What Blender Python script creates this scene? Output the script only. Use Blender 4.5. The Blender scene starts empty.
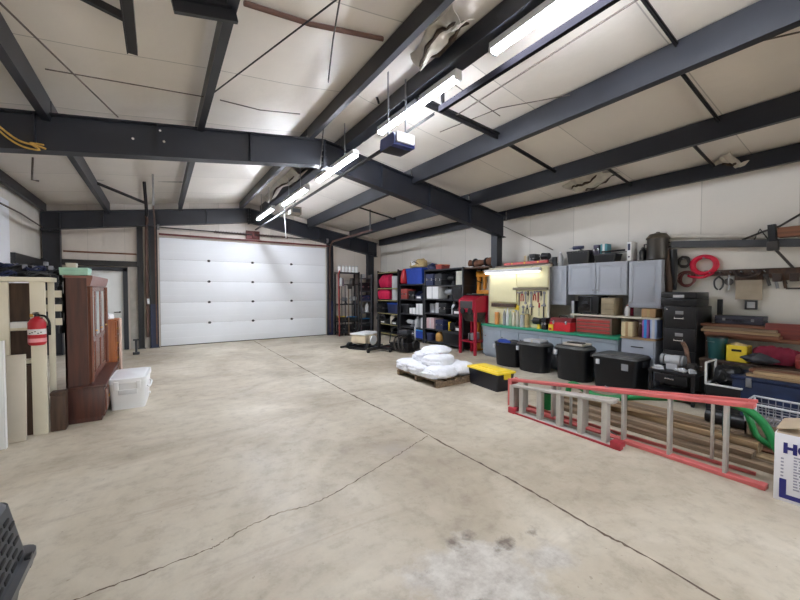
import bpy, bmesh, math, random
from mathutils import Vector, Matrix
R = random.Random(11)
scene = bpy.context.scene
COL = scene.collection
PI = math.pi
# ------------------------------------------------------------------ camera model (for measuring points of the place)
FPX, YAW, PIT, CH = 359.73, math.radians(33.74), math.radians(-1.533), 1.572
def at(px, py, X=None, Y=None, Z=None):
    u = (px-400)/FPX; v = (300-py)/FPX
    cp, sp = math.cos(PIT), math.sin(PIT)
    zc = cp-v*sp; yu = v*cp+sp
    c, s = math.cos(YAW), math.sin(YAW)
    d = (u*c+zc*s, -u*s+zc*c, yu)
    t = X/d[0] if X is not None else Y/d[1] if Y is not None else (Z-CH)/d[2]
    return Vector((d[0]*t, d[1]*t, CH+d[2]*t))
RX = 2.33                                   # ridge
def zc(X):                                  # underside of the roof insulation
    return 4.30-(0.14*(RX-X) if X < RX else 0.165*(X-RX))
def atc(px, py, off=0.0):                   # point on the roof plane lowered by off
    t = 1.0
    lo, hi = 0.5, 40.0
    u = (px-400)/FPX; v = (300-py)/FPX
    cp, sp = math.cos(PIT), math.sin(PIT)
    zz = cp-v*sp; yu = v*cp+sp
    c, s = math.cos(YAW), math.sin(YAW)
    d = (u*c+zz*s, -u*s+zz*c, yu)
    for _ in range(60):
        m = (lo+hi)/2
        if CH+d[2]*m < zc(d[0]*m)-off: lo = m
        else: hi = m
    return Vector((d[0]*lo, d[1]*lo, CH+d[2]*lo))
# ------------------------------------------------------------------ materials
def s2l(c):
    c = c/255.0
    return c/12.92 if c <= 0.04045 else ((c+0.055)/1.055)**2.4
MATS = {}
def mat(name, rgb, rough=0.6, metal=0.0, var=0.12, scale=6.0, bump=0.0, spec=0.5, dirt=None):
    if name in MATS: return MATS[name]
    m = bpy.data.materials.new(name); m.use_nodes = True
    nt = m.node_tree; N = nt.nodes; L = nt.links
    b = N['Principled BSDF']
    b.inputs['Roughness'].default_value = rough; b.inputs['Metallic'].default_value = metal
    b.inputs['Specular IOR Level'].default_value = spec
    base = [s2l(x) for x in rgb]
    tc = N.new('ShaderNodeTexCoord'); no = N.new('ShaderNodeTexNoise')
    no.inputs['Scale'].default_value = scale; no.inputs['Detail'].default_value = 5
    L.new(tc.outputs['Object'], no.inputs['Vector'])
    r = N.new('ShaderNodeValToRGB')
    r.color_ramp.elements[0].position = 0.3; r.color_ramp.elements[1].position = 0.7
    lo = dirt and [s2l(x) for x in dirt] or [x*(1-var) for x in base]
    r.color_ramp.elements[0].color = (*lo, 1); r.color_ramp.elements[1].color = (*[min(1, x*(1+var)) for x in base], 1)
    L.new(no.outputs['Fac'], r.inputs['Fac']); L.new(r.outputs['Color'], b.inputs['Base Color'])
    if bump:
        bu = N.new('ShaderNodeBump'); bu.inputs['Strength'].default_value = bump; bu.inputs['Distance'].default_value = 0.02
        n2 = N.new('ShaderNodeTexNoise'); n2.inputs['Scale'].default_value = scale*3; n2.inputs['Detail'].default_value = 4
        L.new(tc.outputs['Object'], n2.inputs['Vector'])
        L.new(n2.outputs['Fac'], bu.inputs['Height']); L.new(bu.outputs['Normal'], b.inputs['Normal'])
    MATS[name] = m; return m
def emit(name, rgb, k):
    if name in MATS: return MATS[name]
    m = bpy.data.materials.new(name); m.use_nodes = True
    b = m.node_tree.nodes['Principled BSDF']
    b.inputs['Base Color'].default_value = (0.9, 0.9, 0.9, 1)
    b.inputs['Emission Color'].default_value = (*[s2l(x) for x in rgb], 1); b.inputs['Emission Strength'].default_value = k
    MATS[name] = m; return m
def wood(name, rgb, dark, axis='Y', rough=0.6, scale=3.0):
    if name in MATS: return MATS[name]
    m = bpy.data.materials.new(name); m.use_nodes = True
    nt = m.node_tree; N = nt.nodes; L = nt.links; b = N['Principled BSDF']; b.inputs['Roughness'].default_value = rough
    tc = N.new('ShaderNodeTexCoord'); mp = N.new('ShaderNodeMapping'); no = N.new('ShaderNodeTexNoise'); r = N.new('ShaderNodeValToRGB')
    sc = {'X': (0.6, 9, 9), 'Y': (9, 0.6, 9), 'Z': (9, 9, 0.6)}[axis]
    mp.inputs['Scale'].default_value = sc; no.inputs['Scale'].default_value = scale; no.inputs['Detail'].default_value = 6
    L.new(tc.outputs['Object'], mp.inputs['Vector']); L.new(mp.outputs['Vector'], no.inputs['Vector'])
    r.color_ramp.elements[0].position = 0.32; r.color_ramp.elements[1].position = 0.68
    r.color_ramp.elements[0].color = (*[s2l(x) for x in dark], 1); r.color_ramp.elements[1].color = (*[s2l(x) for x in rgb], 1)
    L.new(no.outputs['Fac'], r.inputs['Fac']); L.new(r.outputs['Color'], b.inputs['Base Color'])
    MATS[name] = m; return m
steel = mat('charcoal painted steel', (33, 36, 45), 0.42, 0.0, 0.2, 2.0)
galv = mat('galvanised metal', (150, 152, 155), 0.4, 0.7)
chrome = mat('bright chrome', (205, 205, 208), 0.25, 0.9, 0.04)
alu = mat('brushed aluminium', (188, 184, 178), 0.42, 0.35, 0.08, 9)
blackp = mat('black plastic', (17, 18, 22), 0.36, 0, 0.25)
blackm = mat('black metal', (20, 20, 24), 0.4, 0, 0.2)
darkgrey = mat('dark grey plastic', (50, 52, 57), 0.5)
rubber = mat('black rubber', (22, 22, 23), 0.8)
white = mat('white plastic', (228, 229, 231), 0.4, 0, 0.03)
cream = mat('cream painted wood', (212, 206, 188), 0.55, 0, 0.06, 3)
pegm = mat('pale yellow paint', (232, 226, 184), 0.6, 0, 0.05, 3)
greycab = mat('blue grey cabinet paint', (172, 178, 190), 0.42, 0, 0.05, 2)
red = mat('red paint', (178, 28, 42), 0.42, 0, 0.12)
rustred = mat('dull red paint', (150, 62, 58), 0.55, 0, 0.18)
ladred = mat('red fibreglass', (200, 100, 98), 0.5, 0, 0.12, 8)
ladredd = mat('dark red fibreglass', (160, 44, 56), 0.5, 0, 0.15, 8)
blue = mat('royal blue plastic', (22, 62, 158), 0.45)
sky_b = mat('bright blue plastic', (40, 140, 214), 0.45)
navy = mat('navy paint', (36, 44, 78), 0.45)
dnavy = mat('dark navy steel', (22, 38, 72), 0.5, 0, 0.3, 4, dirt=(16, 24, 42))
yellow = mat('yellow plastic', (232, 202, 52), 0.45)
orange = mat('orange yellow paint', (218, 146, 52), 0.5)
green = mat('green bench top', (46, 152, 118), 0.4, 0, 0.12, 5)
gpipe = mat('green paint', (22, 122, 62), 0.4, 0, 0.2, 5)
teal = mat('dark teal plastic', (22, 74, 76), 0.45)
mint = mat('pale green card', (150, 190, 172), 0.7)
maroon = mat('maroon cloth', (110, 20, 44), 0.9, 0, 0.25, 10, 0.3)
card = mat('brown cardboard', (178, 146, 108), 0.8, 0, 0.08)
tan = mat('tan canvas', (186, 164, 118), 0.85, 0, 0.2, 10, 0.3)
brownb = mat('brown fabric', (112, 76, 58), 0.9, 0, 0.3, 10, 0.3)
beige = mat('beige laminate', (196, 188, 174), 0.5, 0, 0.04)
sackm = mat('white woven sack', (225, 226, 232), 0.7, 0, 0.06, 14, 0.5)
mahog = wood('dark mahogany wood', (84, 44, 34), (54, 28, 25), 'Z', 0.42)
oak = wood('orange brown wood', (172, 100, 52), (134, 72, 36), 'Z', 0.5)
brownw = wood('brown stained wood', (84, 62, 48), (54, 38, 30), 'Z', 0.6)
plank = wood('weathered plank', (146, 124, 100), (98, 82, 66), 'Y', 0.75)
plank2 = wood('brown plank', (140, 92, 66), (90, 56, 42), 'Y', 0.7)
plank3 = wood('pale plank', (174, 148, 112), (124, 100, 74), 'Y', 0.75)
grime = mat('oily dark metal', (64, 60, 58), 0.5, 0.3, 0.4, 8)
glass = mat('pale glass', (190, 200, 200), 0.1, 0.0, 0.04)
rope = mat('yellow rope', (196, 160, 84), 0.8, 0, 0.2, 20)
brass = mat('brass', (190, 150, 80), 0.35, 0.8)
# ------------------------------------------------------------------ mesh builder
class MB:
    def __init__(s): s.bm = bmesh.new()
    def _bev(s, vs, w, seg=2):
        es = list({e for v in vs for e in v.link_edges})
        bmesh.ops.bevel(s.bm, geom=es, offset=w, segments=seg, affect='EDGES', profile=0.6, clamp_overlap=True)
    def box(s, x0, y0, z0, x1, y1, z1, bev=0.0, rot=None, piv=None):
        x0, x1 = min(x0, x1), max(x0, x1); y0, y1 = min(y0, y1), max(y0, y1); z0, z1 = min(z0, z1), max(z0, z1)
        c = Vector(((x0+x1)/2, (y0+y1)/2, (z0+z1)/2))
        r = bmesh.ops.create_cube(s.bm, size=1.0)['verts']
        for v in r: v.co = Vector((v.co.x*(x1-x0), v.co.y*(y1-y0), v.co.z*(z1-z0)))+c
        if rot is not None:
            p = Vector(piv) if piv is not None else c
            for v in r: v.co = rot @ (v.co-p)+p
        if bev: s._bev(r, min(bev, 0.45*min(x1-x0, y1-y0, z1-z0)))
        return s
    def bar(s, a, b, w, h, bev=0.0, up=(0, 0, 1)):      # rectangular bar between two points
        a, b = Vector(a), Vector(b); d = (b-a); L = d.length; d.normalize()
        u = Vector(up)
        if abs(d.dot(u)) > 0.98: u = Vector((0, 1, 0))
        x = d.cross(u).normalized(); z = x.cross(d)
        r = bmesh.ops.create_cube(s.bm, size=1.0)['verts']
        for v in r: v.co = a+d*((v.co.y+0.5)*L)+x*(v.co.x*w)+z*(v.co.z*h)
        if bev: s._bev(r, bev, 1)
        return s
    def cyl(s, a, b, r0, r1=None, n=14, bev=0.0):
        r1 = r0 if r1 is None else r1
        a, b = Vector(a), Vector(b); d = b-a; L = d.length
        q = d.to_track_quat('Z', 'Y').to_matrix()
        r = bmesh.ops.create_cone(s.bm, cap_ends=True, segments=n, radius1=r0, radius2=max(r1, 1e-4), depth=L)['verts']
        m = (a+b)/2
        for v in r: v.co = q @ v.co+m
        return s
    def tube(s, pts, r, n=8, closed=False, caps=True):
        pts = [Vector(p) for p in pts]; k = len(pts); rings = []
        ref = Vector((0.13, 0.21, 0.97)).normalized()
        for i, p in enumerate(pts):
            a = pts[(i-1) % k] if (closed or i > 0) else pts[0]
            b = pts[(i+1) % k] if (closed or i < k-1) else pts[-1]
            t = (b-a).normalized()
            x = t.cross(ref)
            if x.length < 1e-3: x = t.cross(Vector((1, 0, 0)))
            x.normalize(); y = t.cross(x)
            rr = r(i/(k-1)) if callable(r) else r
            rings.append([s.bm.verts.new(p+(x*math.cos(2*PI*j/n)+y*math.sin(2*PI*j/n))*rr) for j in range(n)])
        for i in range(k if closed else k-1):
            A, B = rings[i], rings[(i+1) % k]
            for j in range(n): s.bm.faces.new((A[j], A[(j+1) % n], B[(j+1) % n], B[j]))
        if caps and not closed:
            s.bm.faces.new(rings[0][::-1]); s.bm.faces.new(rings[-1])
        return s
    def lathe(s, prof, c=(0, 0, 0), n=20, axis='Z'):
        rings = []; c = Vector(c)
        for r, z in prof:
            ring = []
            for j in range(n):
                p = Vector((r*math.cos(2*PI*j/n), r*math.sin(2*PI*j/n), z))
                if axis == 'X': p = Vector((p.z, p.x, p.y))
                if axis == 'Y': p = Vector((p.y, p.z, p.x))
                ring.append(s.bm.verts.new(c+p))
            rings.append(ring)
        for A, B in zip(rings, rings[1:]):
            for j in range(n): s.bm.faces.new((A[j], A[(j+1) % n], B[(j+1) % n], B[j]))
        s.bm.faces.new(rings[0][::-1]); s.bm.faces.new(rings[-1])
        return s
    def rbox(s, cx, cy, z0, z1, w0, d0, w1, d1, rad=0.08, n=5, top=True):   # tapered tub with rounded corners; w along X, d along Y
        rings = []
        for z, w, d in ((z0, w0, d0), (z1, w1, d1)):
            ring = []
            for (sx, sy, a0) in ((1, 1, 0), (-1, 1, PI/2), (-1, -1, PI), (1, -1, 1.5*PI)):
                for k in range(n):
                    a = a0+PI/2*k/(n-1)
                    ring.append(s.bm.verts.new((cx+sx*(w/2-rad)+rad*math.cos(a), cy+sy*(d/2-rad)+rad*math.sin(a), z)))
            rings.append(ring)
        A, B = rings; k = len(A)
        for j in range(k): s.bm.faces.new((A[j], A[(j+1) % k], B[(j+1) % k], B[j]))
        s.bm.faces.new(A[::-1]); s.bm.faces.new(B)
        return s
    def prism(s, poly, axis, a, b):            # poly in the two other axes, extruded from a to b
        def P(u, v, w): return {'X': (w, u, v), 'Y': (u, w, v), 'Z': (u, v, w)}[axis]
        A = [s.bm.verts.new(P(u, v, a)) for u, v in poly]; B = [s.bm.verts.new(P(u, v, b)) for u, v in poly]
        k = len(poly)
        for j in range(k): s.bm.faces.new((A[j], A[(j+1) % k], B[(j+1) % k], B[j]))
        s.bm.faces.new(A[::-1]); s.bm.faces.new(B)
        return s
    def blob(s, c, rx, ry, rz, seed=0, amp=0.12, sub=3, flat=False, pw=1.0):
        rr = random.Random(seed); ph = [rr.uniform(0, 6.28) for _ in range(9)]
        r = bmesh.ops.create_icosphere(s.bm, subdivisions=sub, radius=1.0)['verts']
        c = Vector(c)
        for v in r:
            p = v.co.copy()
            if pw != 1.0: p = Vector([math.copysign(abs(q)**pw, q) for q in p])
            k = 1+amp*(math.sin(3.1*p.x+ph[0])+math.sin(4.3*p.y+ph[1])+math.sin(5.2*p.z+ph[2])+0.6*math.sin(9*p.x+7*p.y+ph[3])+0.6*math.sin(11*p.y-8*p.x+ph[4]))/3
            q = Vector((p.x*rx*k, p.y*ry*k, p.z*rz*k))
            if flat and q.z < -0.55*rz: q.z = -0.55*rz
            v.co = q+c
        return s
    def sheet(s, fn, nu, nv, th=0.006):        # thin solid sheet from a surface function fn(u,v)
        g = [[Vector(fn(i/nu, j/nv)) for j in range(nv+1)] for i in range(nu+1)]
        A = [[None]*(nv+1) for _ in range(nu+1)]; B = [[None]*(nv+1) for _ in range(nu+1)]
        for i in range(nu+1):
            for j in range(nv+1):
                du = g[min(i+1, nu)][j]-g[max(i-1, 0)][j]; dv = g[i][min(j+1, nv)]-g[i][max(j-1, 0)]
                n = du.cross(dv); n = n.normalized() if n.length > 1e-9 else Vector((0, 0, 1))
                A[i][j] = s.bm.verts.new(g[i][j]+n*th/2); B[i][j] = s.bm.verts.new(g[i][j]-n*th/2)
        F = s.bm.faces.new
        for i in range(nu):
            for j in range(nv):
                F((A[i][j], A[i+1][j], A[i+1][j+1], A[i][j+1])); F((B[i][j+1], B[i+1][j+1], B[i+1][j], B[i][j]))
        for i in range(nu):
            F((A[i][0], B[i][0], B[i+1][0], A[i+1][0])); F((A[i+1][nv], B[i+1][nv], B[i][nv], A[i][nv]))
        for j in range(nv):
            F((A[0][j+1], B[0][j+1], B[0][j], A[0][j])); F((A[nu][j], B[nu][j], B[nu][j+1], A[nu][j+1]))
        return s
    def build(s, name, m, parent=None, loc=None, rot=None):
        me = bpy.data.meshes.new(name)
        bmesh.ops.recalc_face_normals(s.bm, faces=s.bm.faces[:])
        s.bm.to_mesh(me); s.bm.free()
        for x in (m if isinstance(m, (list, tuple)) else [m]): me.materials.append(x)
        for p in me.polygons: p.use_smooth = True
        me.set_sharp_from_angle(angle=0.62)
        o = bpy.data.objects.new(name, me); COL.objects.link(o)
        if parent is not None: o.parent = parent
        if loc is not None: o.location = loc
        if rot is not None: o.rotation_euler = rot
        return o
def tag(o, label, cat, group=None):
    o['label'] = label; o['category'] = cat
    if group: o['group'] = group
    return o
def T(name, label, cat, loc=(0, 0, 0), rz=0.0, group=None):
    o = bpy.data.objects.new(name, None); COL.objects.link(o)
    o.empty_display_size = 0.1
    o.location = loc; o.rotation_euler = (0, 0, rz)
    return tag(o, label, cat, group)
def ST(name, mb, m, parent=None):
    o = mb.build(name, m, parent); o['kind'] = 'structure'; return o
def dup(root, loc, label, rz=None, group=None):
    r = root.copy(); COL.objects.link(r); r.location = loc; r['label'] = label
    if rz is not None: r.rotation_euler = (0, 0, rz)
    if group: r['group'] = group
    for ch in list(root.children):
        c = ch.copy(); COL.objects.link(c); c.parent = r
        for g in ch.children:
            d = g.copy(); COL.objects.link(d); d.parent = c
    return r
def arc(c, r, a0, a1, n, plane='XZ'):
    o = []
    for i in range(n+1):
        a = a0+(a1-a0)*i/n; u, v = r*math.cos(a), r*math.sin(a)
        o.append(Vector(c)+Vector({'XZ': (u, 0, v), 'YZ': (0, u, v), 'XY': (u, v, 0)}[plane]))
    return o
def smooth(pts, k=6):                       # Catmull-Rom through points
    P = [Vector(p) for p in pts]; P = [P[0]*2-P[1]]+P+[P[-1]*2-P[-2]]; o = []
    for i in range(1, len(P)-2):
        a, b, c, d = P[i-1:i+3]
        for j in range(k):
            t = j/k
            o.append(0.5*((2*b)+(c-a)*t+(2*a-5*b+4*c-d)*t*t+(3*b-a-3*c+d)*t**3))
    o.append(P[-2]); return o
# ================================================================== SHELL
XL, XR, YB, YF = -2.35, 7.12, 12.0, -6.6
def floor_mat():
    m = bpy.data.materials.new('worn concrete'); m.use_nodes = True
    nt = m.node_tree; N = nt.nodes; L = nt.links; b = N['Principled BSDF']
    tc = N.new('ShaderNodeTexCoord')
    def noise(sc, det=6, rough=0.6, vec=None, dist=0.0):
        n = N.new('ShaderNodeTexNoise'); n.inputs['Scale'].default_value = sc; n.inputs['Detail'].default_value = det
        n.inputs['Roughness'].default_value = rough; n.inputs['Distortion'].default_value = dist
        L.new(vec or tc.outputs['Object'], n.inputs['Vector']); return n.outputs['Fac']
    def ramp(f, stops):
        r = N.new('ShaderNodeValToRGB'); e = r.color_ramp.elements
        while len(e) < len(stops): e.new(0.5)
        for q, (p, c) in zip(e, stops):
            q.position = p; q.color = (*c, 1) if len(c) == 3 else c
        L.new(f, r.inputs['Fac']); return r.outputs['Color']
    def mix(f, a, b_, mode='MIX'):
        x = N.new('ShaderNodeMix'); x.data_type = 'RGBA'; x.blend_type = mode
        if isinstance(f, float): x.inputs[0].default_value = f
        else: L.new(f, x.inputs[0])
        L.new(a, x.inputs[6])
        if isinstance(b_, tuple): x.inputs[7].default_value = (*b_, 1)
        else: L.new(b_, x.inputs[7])
        return x.outputs[2]
    def lin(*c): return tuple(s2l(v) for v in c)
    base = ramp(noise(0.55, 8, 0.62, dist=0.6), [(0.34, lin(160, 148, 130)), (0.52, lin(188, 178, 160)), (0.66, lin(207, 199, 184))])
    fine = ramp(noise(7, 8, 0.7), [(0.33, (0.74, 0.72, 0.70)), (0.5, (1.0, 1.0, 1.0)), (0.68, (1.08, 1.07, 1.06))])
    c = mix(0.7, base, fine, 'MULTIPLY')
    mp = N.new('ShaderNodeMapping'); mp.inputs['Rotation'].default_value = (0, 0, 0.5); mp.inputs['Scale'].default_value = (0.5, 2.4, 1)
    L.new(tc.outputs['Object'], mp.inputs['Vector'])
    streak = ramp(noise(1.3, 7, 0.65, mp.outputs['Vector'], 0.8), [(0.56, (0, 0, 0)), (0.72, (0.55, 0.55, 0.55))])
    c = mix(streak, c, lin(156, 140, 123))
    def spot(cx, cy, r, soft, jag=0.35, sc=3.0):
        v = N.new('ShaderNodeVectorMath'); v.operation = 'DISTANCE'; v.inputs[1].default_value = (cx, cy, 0)
        L.new(tc.outputs['Object'], v.inputs[0])
        a = N.new('ShaderNodeMath'); a.operation = 'MULTIPLY_ADD'
        L.new(noise(sc, 6, 0.65), a.inputs[0]); a.inputs[1].default_value = jag*2; L.new(v.outputs['Value'], a.inputs[2])
        mr = N.new('ShaderNodeMapRange'); mr.inputs['From Min'].default_value = r+jag; mr.inputs['From Max'].default_value = r+jag-soft
        L.new(a.outputs[0], mr.inputs['Value']); return mr.outputs['Result']
    # pale patch with darker ragged edge, oil spots
    pale = ramp(noise(9, 8, 0.7), [(0.3, lin(162, 153, 142)), (0.62, lin(204, 199, 190))])
    f = spot(1.4, 1.32, 0.40, 0.10, 0.34, 4)
    x = N.new('ShaderNodeMix'); x.data_type = 'RGBA'; L.new(f, x.inputs[0]); L.new(c, x.inputs[6]); L.new(pale, x.inputs[7]); c = x.outputs[2]
    f = spot(1.9, 1.22, 0.18, 0.12, 0.3, 5)
    x = N.new('ShaderNodeMix'); x.data_type = 'RGBA'; L.new(f, x.inputs[0]); L.new(c, x.inputs[6]); L.new(pale, x.inputs[7]); c = x.outputs[2]
    for sx_, sy_, r_ in ((1.50, 1.66, 0.07), (1.62, 1.62, 0.05), (1.78, 1.48, 0.07), (1.22, 1.55, 0.04), (1.3, 1.2, 0.08), (1.68, 1.44, 0.03), (1.98, 1.43, 0.04)):
        f = spot(sx_, sy_, r_, 0.06, 0.14, 8); c = mix(f, c, lin(122, 110, 98))
    f = spot(1.4, 2.43, 0.02, 0.12, 0.08, 7); c = mix(f, c, lin(112, 102, 94))
    f = spot(-0.15, 4.4, 0.03, 0.2, 0.12, 5); c = mix(f, c, lin(138, 122, 106))
    f = spot(3.0, 2.2, 0.05, 0.3, 0.2, 4); c = mix(f, c, lin(146, 132, 116))
    f = spot(1.9, 2.95, 0.25, 0.3, 0.3, 3); c = mix(f, c, lin(164, 154, 144))
    sp = ramp(noise(26, 3, 0.5), [(0.7, (0, 0, 0)), (0.76, (0.5, 0.5, 0.5))])
    c = mix(sp, c, lin(120, 104, 92))
    L.new(c, b.inputs['Base Color'])
    b.inputs['Roughness'].default_value = 0.55
    r = ramp(noise(2.2, 6), [(0.3, (0.38,)*3), (0.7, (0.68,)*3)]); L.new(r, b.inputs['Roughness'])
    bu = N.new('ShaderNodeBump'); bu.inputs['Strength'].default_value = 0.18; bu.inputs['Distance'].default_value = 0.01
    L.new(noise(18, 8, 0.7), bu.inputs['Height']); L.new(bu.outputs['Normal'], b.inputs['Normal'])
    return m
def vinyl_mat(name, rgb, seam_axis, seam_w=1.5, rough=0.42, amp=0.10):
    m = bpy.data.materials.new(name); m.use_nodes = True
    nt = m.node_tree; N = nt.nodes; L = nt.links; b = N['Principled BSDF']
    tc = N.new('ShaderNodeTexCoord'); sx = N.new('ShaderNodeSeparateXYZ'); L.new(tc.outputs['Object'], sx.inputs[0])
    base = [s2l(v) for v in rgb]
    # widths of blanket differ slightly in tone
    d = N.new('ShaderNodeMath'); d.operation = 'DIVIDE'; L.new(sx.outputs[seam_axis], d.inputs[0]); d.inputs[1].default_value = seam_w
    fl = N.new('ShaderNodeMath'); fl.operation = 'FLOOR'; L.new(d.outputs[0], fl.inputs[0])
    wn = N.new('ShaderNodeTexWhiteNoise'); wn.noise_dimensions = '1D'; L.new(fl.outputs[0], wn.inputs['W'])
    no = N.new('ShaderNodeTexNoise'); no.inputs['Scale'].default_value = 1.1; no.inputs['Detail'].default_value = 7; no.inputs['Roughness'].default_value = 0.6
    L.new(tc.outputs['Object'], no.inputs['Vector'])
    ad = N.new('ShaderNodeMath'); ad.operation = 'MULTIPLY_ADD'; L.new(wn.outputs['Value'], ad.inputs[0]); ad.inputs[1].default_value = 0.5; L.new(no.outputs['Fac'], ad.inputs[2])
    r = N.new('ShaderNodeValToRGB'); e = r.color_ramp.elements; e[0].position = 0.35; e[1].position = 1.0
    e[0].color = (*[x*(1-amp) for x in base], 1); e[1].color = (*[min(1, x*(1+amp*0.6)) for x in base], 1)
    L.new(ad.outputs[0], r.inputs['Fac'])
    # narrow seam line
    fr = N.new('ShaderNodeMath'); fr.operation = 'FRACT'; L.new(d.outputs[0], fr.inputs[0])
    lt = N.new('ShaderNodeMath'); lt.operation = 'LESS_THAN'; lt.inputs[1].default_value = 0.008; L.new(fr.outputs[0], lt.inputs[0])
    mx = N.new('ShaderNodeMix'); mx.data_type = 'RGBA'; L.new(lt.outputs[0], mx.inputs[0]); L.new(r.outputs['Color'], mx.inputs[6])
    mx.inputs[7].default_value = (*[x*0.6 for x in base], 1)
    L.new(mx.outputs[2], b.inputs['Base Color']); b.inputs['Roughness'].default_value = rough
    bu = N.new('ShaderNodeBump'); bu.inputs['Strength'].default_value = 0.35; bu.inputs['Distance'].default_value = 0.03
    n2 = N.new('ShaderNodeTexNoise'); n2.inputs['Scale'].default_value = 3.0; n2.inputs['Detail'].default_value = 5
    L.new(tc.outputs['Object'], n2.inputs['Vector']); L.new(n2.outputs['Fac'], bu.inputs['Height']); L.new(bu.outputs['Normal'], b.inputs['Normal'])
    return m
ST('floor', MB().box(XL-0.3, YF-0.4, -0.2, XR+0.3, YB+0.4, 0.0), floor_mat())
ST('ground', MB().box(-25, -45, -0.24, 30, YF-0.4, -0.02), mat('gravel outside', (152, 150, 148), 0.9, 0, 0.15, 3))
# floor joint (a sawn groove filled with dirt) and a wandering crack
crackm = mat('dirt in crack', (98, 84, 72), 0.9, 0, 0.25, 20)
def strip(name, pts, w0, jag, m, seed):
    rr = random.Random(seed); P = smooth(pts, 14); mb = MB(); bm = mb.bm; prev = None
    for i, p in enumerate(P):
        a, b = P[max(0, i-1)], P[min(len(P)-1, i+1)]
        t = (b-a).normalized(); n = Vector((-t.y, t.x, 0))
        c = p+n*rr.uniform(-jag, jag); w = w0*rr.uniform(0.35, 1.3)
        q = (bm.verts.new((c.x+n.x*w, c.y+n.y*w, 0.0012)), bm.verts.new((c.x-n.x*w, c.y-n.y*w, 0.0012)))
        if prev: bm.faces.new((prev[0], prev[1], q[1], q[0]))
        prev = q
    return ST(name, mb, m)
strip('floor_joint', [Vector((2.05, -2, 0))]+[at(*p, Z=0) for p in ((702, 590), (595, 529), (515, 482), (455, 450), (398, 418), (360, 399), (328, 382), (292, 362), (270, 350))]+[Vector((2.42, 11.9, 0))], 0.0105, 0.006, crackm, 1)
strip('floor_crack', [at(*p, Z=0) for p in ((40, 612), (80, 598), (150, 572), (205, 551), (222, 542), (250, 526), (282, 512), (310, 505), (345, 487), (390, 460), (412, 446), (428, 436))], 0.005, 0.008, crackm, 2)
# roof insulation: billows down between the purlins and at the blanket joints
PUR = [-1.03, 0.47, 2.055, 2.65, 4.17, 5.74]
def roof(name, x0, x1, seed):
    edges = [x0]+[p for p in PUR if x0 < p < x1]+[x1]
    xs = []
    for a, b in zip(edges, edges[1:]):
        k = max(2, int((b-a)/0.13))
        xs += [a+(b-a)*i/k for i in range(k)]
    xs.append(x1)
    rr = random.Random(seed)
    ny = int((YB-YF)/0.2)
    ph = [rr.uniform(0, 6.3) for _ in range(8)]
    def fn(u, v):
        i = min(len(xs)-1, int(round(u*(len(xs)-1)))); x = xs[i]; y = YF+(YB-YF)*v
        a = max([e for e in edges if e <= x+1e-6]); b = min([e for e in edges if e >= x-1e-6])
        s_ = 0 if b-a < 1e-6 else math.sin(PI*(x-a)/(b-a))
        f = y/1.52; f -= math.floor(f)
        w = 0.55+0.45*math.sin(PI*f)
        sag = s_*(0.022*w+0.006*math.sin(2.3*y+ph[0]+x)+0.005*math.sin(5.1*y+3*x+ph[1]))
        return (x, y, zc(x)-sag+0.004)
    return ST(name, MB().sheet(fn, len(xs)-1, ny, 0.012), vin_c)
vin_c = vinyl_mat('roof insulation vinyl', (228, 222, 214), 'Y', 1.52, 0.34, 0.10)
vin_w = vinyl_mat('wall insulation vinyl', (208, 203, 195), 'Y', 1.05, 0.45, 0.09)
vin_b = vinyl_mat('end wall insulation vinyl', (206, 198, 190), 'X', 0.75, 0.4, 0.14)
roof('ceiling', XL-0.1, RX, 1); roof('ceiling_slope', RX, XR+0.1, 2)
def wall_x(name, X, zt, sgn, m):
    rr = random.Random(5)
    def fn(u, v):
        y = YF+(YB-YF)*u; f = y/1.05; f -= math.floor(f)
        return (X+sgn*0.018*math.sin(PI*f)*(0.6+0.4*math.sin(3*v+y)), y, zt*v)
    return ST(name, MB().sheet(fn, 124, 10, 0.02), m)
wall_x('wall_right', XR, zc(XR)+0.02, 1, vin_w)
wall_x('wall_left', XL, zc(XL)+0.02, -1, vin_w)
# end wall with the big door opening and the walk door opening (outline polygons)
DX0, DX1, DZ = 0.0, 4.88, 3.05
wb = MB()
wb.box(XL, YB, 0, -1.74, YB+0.1, 2.1)
wb.box(-0.78, YB, 0, DX0, YB+0.1, 2.1)
wb.box(XL, YB, 2.1, DX0, YB+0.1, DZ)
wb.box(DX1, YB, 0, XR, YB+0.1, DZ)
wb.prism([(XL, DZ), (XR, DZ), (XR, zc(XR)+0.05), (RX, zc(RX)+0.05), (XL, zc(XL)+0.05)], 'Y', YB, YB+0.1)
ST('wall_back', wb, vin_b)
# front wall behind the camera, with its open overhead door bay that lets the daylight in
FX0, FX1, FZ = -0.25, 5.0, 3.0
wf = MB()
wf.box(XL, YF-0.1, 0, FX0, YF, FZ); wf.box(FX1, YF-0.1, 0, XR, YF, FZ)
wf.prism([(XL, FZ), (XR, FZ), (XR, zc(XR)+0.05), (RX, zc(RX)+0.05), (XL, zc(XL)+0.05)], 'Y', YF-0.1, YF)
ST('wall_front', wf, vin_b)
# roof sheeting over the insulation keeps the sky out
ST('roof_deck', MB().prism([(XL-0.3, zc(XL)+0.25), (RX, zc(RX)+0.25), (XR+0.3, zc(XR)+0.25), (XR+0.3, zc(XR)+0.29), (RX, zc(RX)+0.29), (XL-0.3, zc(XL)+0.29)], 'Y', YF-0.2, YB+0.3), galv)
ST('wall_sheeting', MB().box(XR+0.16, YF-0.1, 0, XR+0.2, YB+0.2, zc(XR)+0.3).box(XL-0.2, YF-0.1, 0, XL-0.16, YB+0.2, zc(XL)+0.3).box(XL-0.2, YB+0.16, 0, XR+0.2, YB+0.2, 4.6), galv)
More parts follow.
